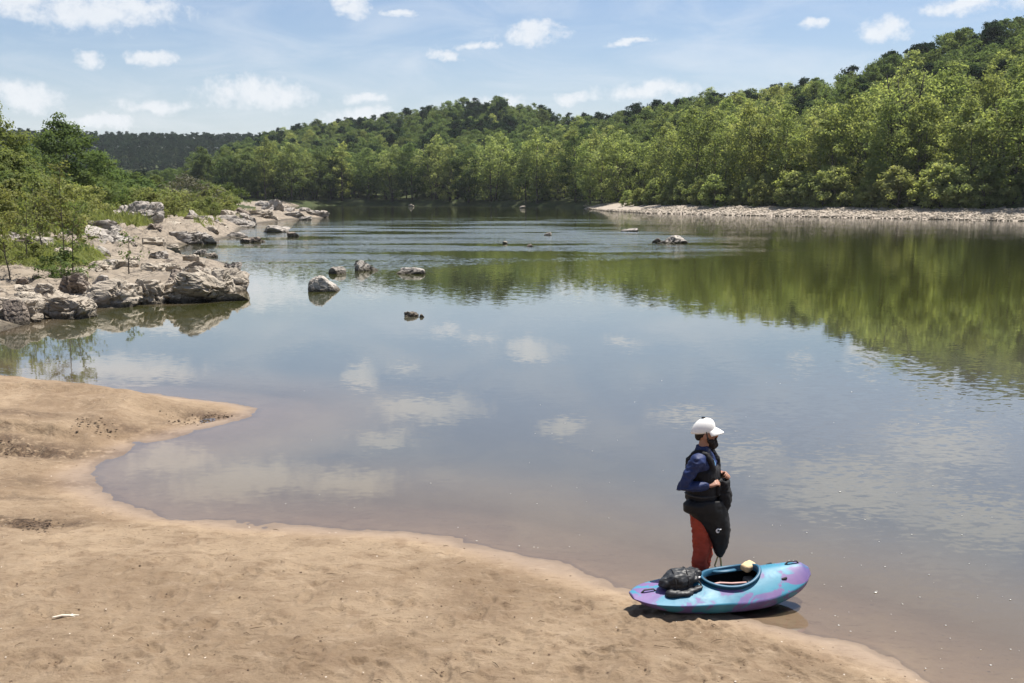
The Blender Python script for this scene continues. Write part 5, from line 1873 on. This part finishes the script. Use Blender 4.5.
for grp, (noun, zones) in FZ.items():
    for o in COL.objects:
        if o.parent is None and o.get('group') == grp:
            u = project(o.location)[0]
            for lo_, hi_, where in zones:
                if lo_ <= u < hi_:
                    o['label'] = '%s %s' % (noun, where)
                    o['group'] = grp + ', ' + where

# ------------------------------------------------------------------ daylight
SUN_EL, SUN_AZ = R(69), R(58)
sd = Vector((math.sin(SUN_AZ) * math.cos(SUN_EL), math.cos(SUN_AZ) * math.cos(SUN_EL), math.sin(SUN_EL)))
sl = bpy.data.lights.new("sun", 'SUN')
sl.energy = 5.0
sl.angle = R(0.53)
sl.color = (1.0, 0.955, 0.88)
so = bpy.data.objects.new("sun", sl)
COL.objects.link(so)
so.rotation_euler = sd.to_track_quat('Z', 'Y').to_euler()

wd = bpy.data.worlds.new("World")
scene.world = wd
wd.use_nodes = True
N = Nodes(wd.node_tree)
sky = N.new('ShaderNodeTexSky', sky_type='NISHITA', sun_disc=False, sun_elevation=SUN_EL, sun_rotation=SUN_AZ,
            altitude=80, air_density=1.1, dust_density=0.7, ozone_density=2.2)
gen = N.new('ShaderNodeTexCoord').outputs['Generated']
sx = N.new('ShaderNodeSeparateXYZ', {0: gen})
az_n = N.math('ARCTAN2', sx.outputs[0], sx.outputs[1])
el_n = N.math('ARCSINE', sx.outputs[2])
ae = N.new('ShaderNodeCombineXYZ', {0: az_n, 1: el_n, 2: 0.0}).outputs[0]
wob = N.noise(N.vmath('MULTIPLY', ae, (1.0, 1.5, 1)), 24.0, 7, 0.6, 0.2).outputs['Color']
ae2 = N.vmath('ADD', ae, N.vmath('MULTIPLY', N.vmath('SUBTRACT', wob, (0.5, 0.5, 0.5)), (0.055, 0.028, 0)))
CLOUDS = [(95, 10, 95, 20), (20, 6, 40, 12), (155, 57, 24, 10), (85, 62, 19, 9), (258, 93, 70, 20), (150, 105, 42, 9), (28, 98, 42, 17), (105, 122, 52, 10), (355, 11, 24, 11), (402, 17, 28, 6),
          (443, 53, 20, 8), (530, 36, 46, 12), (495, 103, 38, 10), (645, 89, 64, 12), (575, 97, 24, 8), (962, 5, 38, 11), (886, 28, 28, 12), (808, 25, 16, 6), (630, 42, 26, 5),
          (362, 99, 26, 8), (362, 117, 52, 11), (250, 140, 60, 6), (475, 46, 26, 5), (545, 128, 60, 8)]
cl = []
for u, v, w_, h_ in CLOUDS:
    d = ray(u, v)
    d = d / np.linalg.norm(d)
    cl.append((math.atan2(d[0], d[1]), math.asin(d[2]), w_ / FOC, h_ / FOC, 1.0))
for u, v, w_, h_ in [(425, 408, 78, 20), (385, 440, 45, 14), (567, 428, 36, 12), (345, 482, 75, 20), (240, 480, 110, 30), (165, 460, 60, 22), (850, 488, 120, 34), (940, 450, 90, 25), (690, 418, 50, 14),
                     (740, 455, 60, 14), (530, 353, 40, 9), (150, 376, 60, 12), (980, 520, 120, 30), (1040, 380, 60, 14), (360, 380, 20, 12)]:
    # clouds above the frame that the still water shows
    d = ray(u, v)
    d = d / np.linalg.norm(d)
    cl.append((math.atan2(d[0], d[1]), math.asin(-d[2]), w_ / FOC, h_ / FOC, 1.0))
acc = None
for a, e, w_, h_, k in cl:
    q = N.vmath('MULTIPLY', N.vmath('SUBTRACT', ae2, (a, e, 0)), (1 / w_, 1 / h_, 0))
    m_ = N.math('SUBTRACT', 1.0, N.vmath('LENGTH', q))
    acc = m_ if acc is None else N.math('MAXIMUM', acc, m_)
# scattered clouds over the rest of the sky
pl = N.vmath('MULTIPLY', N.new('ShaderNodeCombineXYZ', {0: N.math('DIVIDE', sx.outputs[0], N.math('MAXIMUM', sx.outputs[2], 0.05)), 1: N.math('DIVIDE', sx.outputs[1], N.math('MAXIMUM', sx.outputs[2], 0.05)), 2: 0.0}).outputs[0], (1, 1, 1))
oth = N.range(N.noise(pl, 1.6, 8, 0.6, 0.3).outputs[0], 0.58, 0.72)
oth = N.math('MULTIPLY', oth, N.range(el_n, R(17), R(24)))
edge = N.noise(ae, 70.0, 8, 0.7).outputs[0]
cm = N.range(N.math('ADD', acc, N.math('MULTIPLY', N.math('SUBTRACT', edge, 0.5), 1.5)), -0.05, 0.8)
thin = N.math('MULTIPLY', N.range(N.noise(N.vmath('MULTIPLY', ae, (1, 3.5, 1)), 7.0, 6, 0.6, 0.8).outputs[0], 0.36, 0.8), 0.36)
cm = N.math('MAXIMUM', N.math('MAXIMUM', N.math('MULTIPLY', cm, 0.82), N.math('MULTIPLY', oth, 0.7)), thin)
cloud_c = N.mix(edge, (7.0, 7.3, 7.7), (8.5, 8.6, 8.7))
base = N.mix(1.0, sky.outputs[0], (1.0, 0.985, 1.05), 'MULTIPLY')
base = N.mix(N.range(el_n, 0.0, R(9), 0.55, 0.0), base, (6.2, 6.75, 7.4))
colr = N.mix(cm, base, cloud_c)
bg = N.new('ShaderNodeBackground', {'Color': colr, 'Strength': 0.066})
wo = N.new('ShaderNodeOutputWorld')
N.t.links.new(bg.outputs[0], wo.inputs[0])

scene.view_settings.view_transform = 'Standard'
scene.view_settings.look = 'None'
scene.view_settings.exposure = 0.85
scene.view_settings.gamma = 1.0
scene.view_settings.use_curve_mapping = False
cy_ = scene.cycles
cy_.use_denoising = True
try:
    cy_.denoiser = 'OPENIMAGEDENOISE'
except Exception:
    pass
cy_.max_bounces = 8
cy_.transparent_max_bounces = 12
cy_.diffuse_bounces = 3
cy_.glossy_bounces = 3
cy_.sample_clamp_indirect = 6.0
cy_.use_adaptive_sampling = True
cy_.adaptive_threshold = 0.01
cy_.caustics_reflective = False
cy_.caustics_refractive = False
scene.render.use_persistent_data = False

# ------------------------------------------------------------------ the thin summer haze over the valley
hm = bpy.data.materials.new('haze')
hm.use_nodes = True
N = Nodes(hm.node_tree)
pv = N.new('ShaderNodeVolumePrincipled', {'Color': (0.86, 0.92, 1.0), 'Density': 0.00007, 'Anisotropy': 0.2})
ho = N.new('ShaderNodeOutputMaterial')
N.t.links.new(pv.outputs[0], ho.inputs['Volume'])
g = Geo()
g.box((0, 0, 62), (4000, 4000, 132))
tag(link('haze', g.mesh('haze', hm, False)), 'thin pale haze in the air over the river valley', 'haze', kind='stuff')
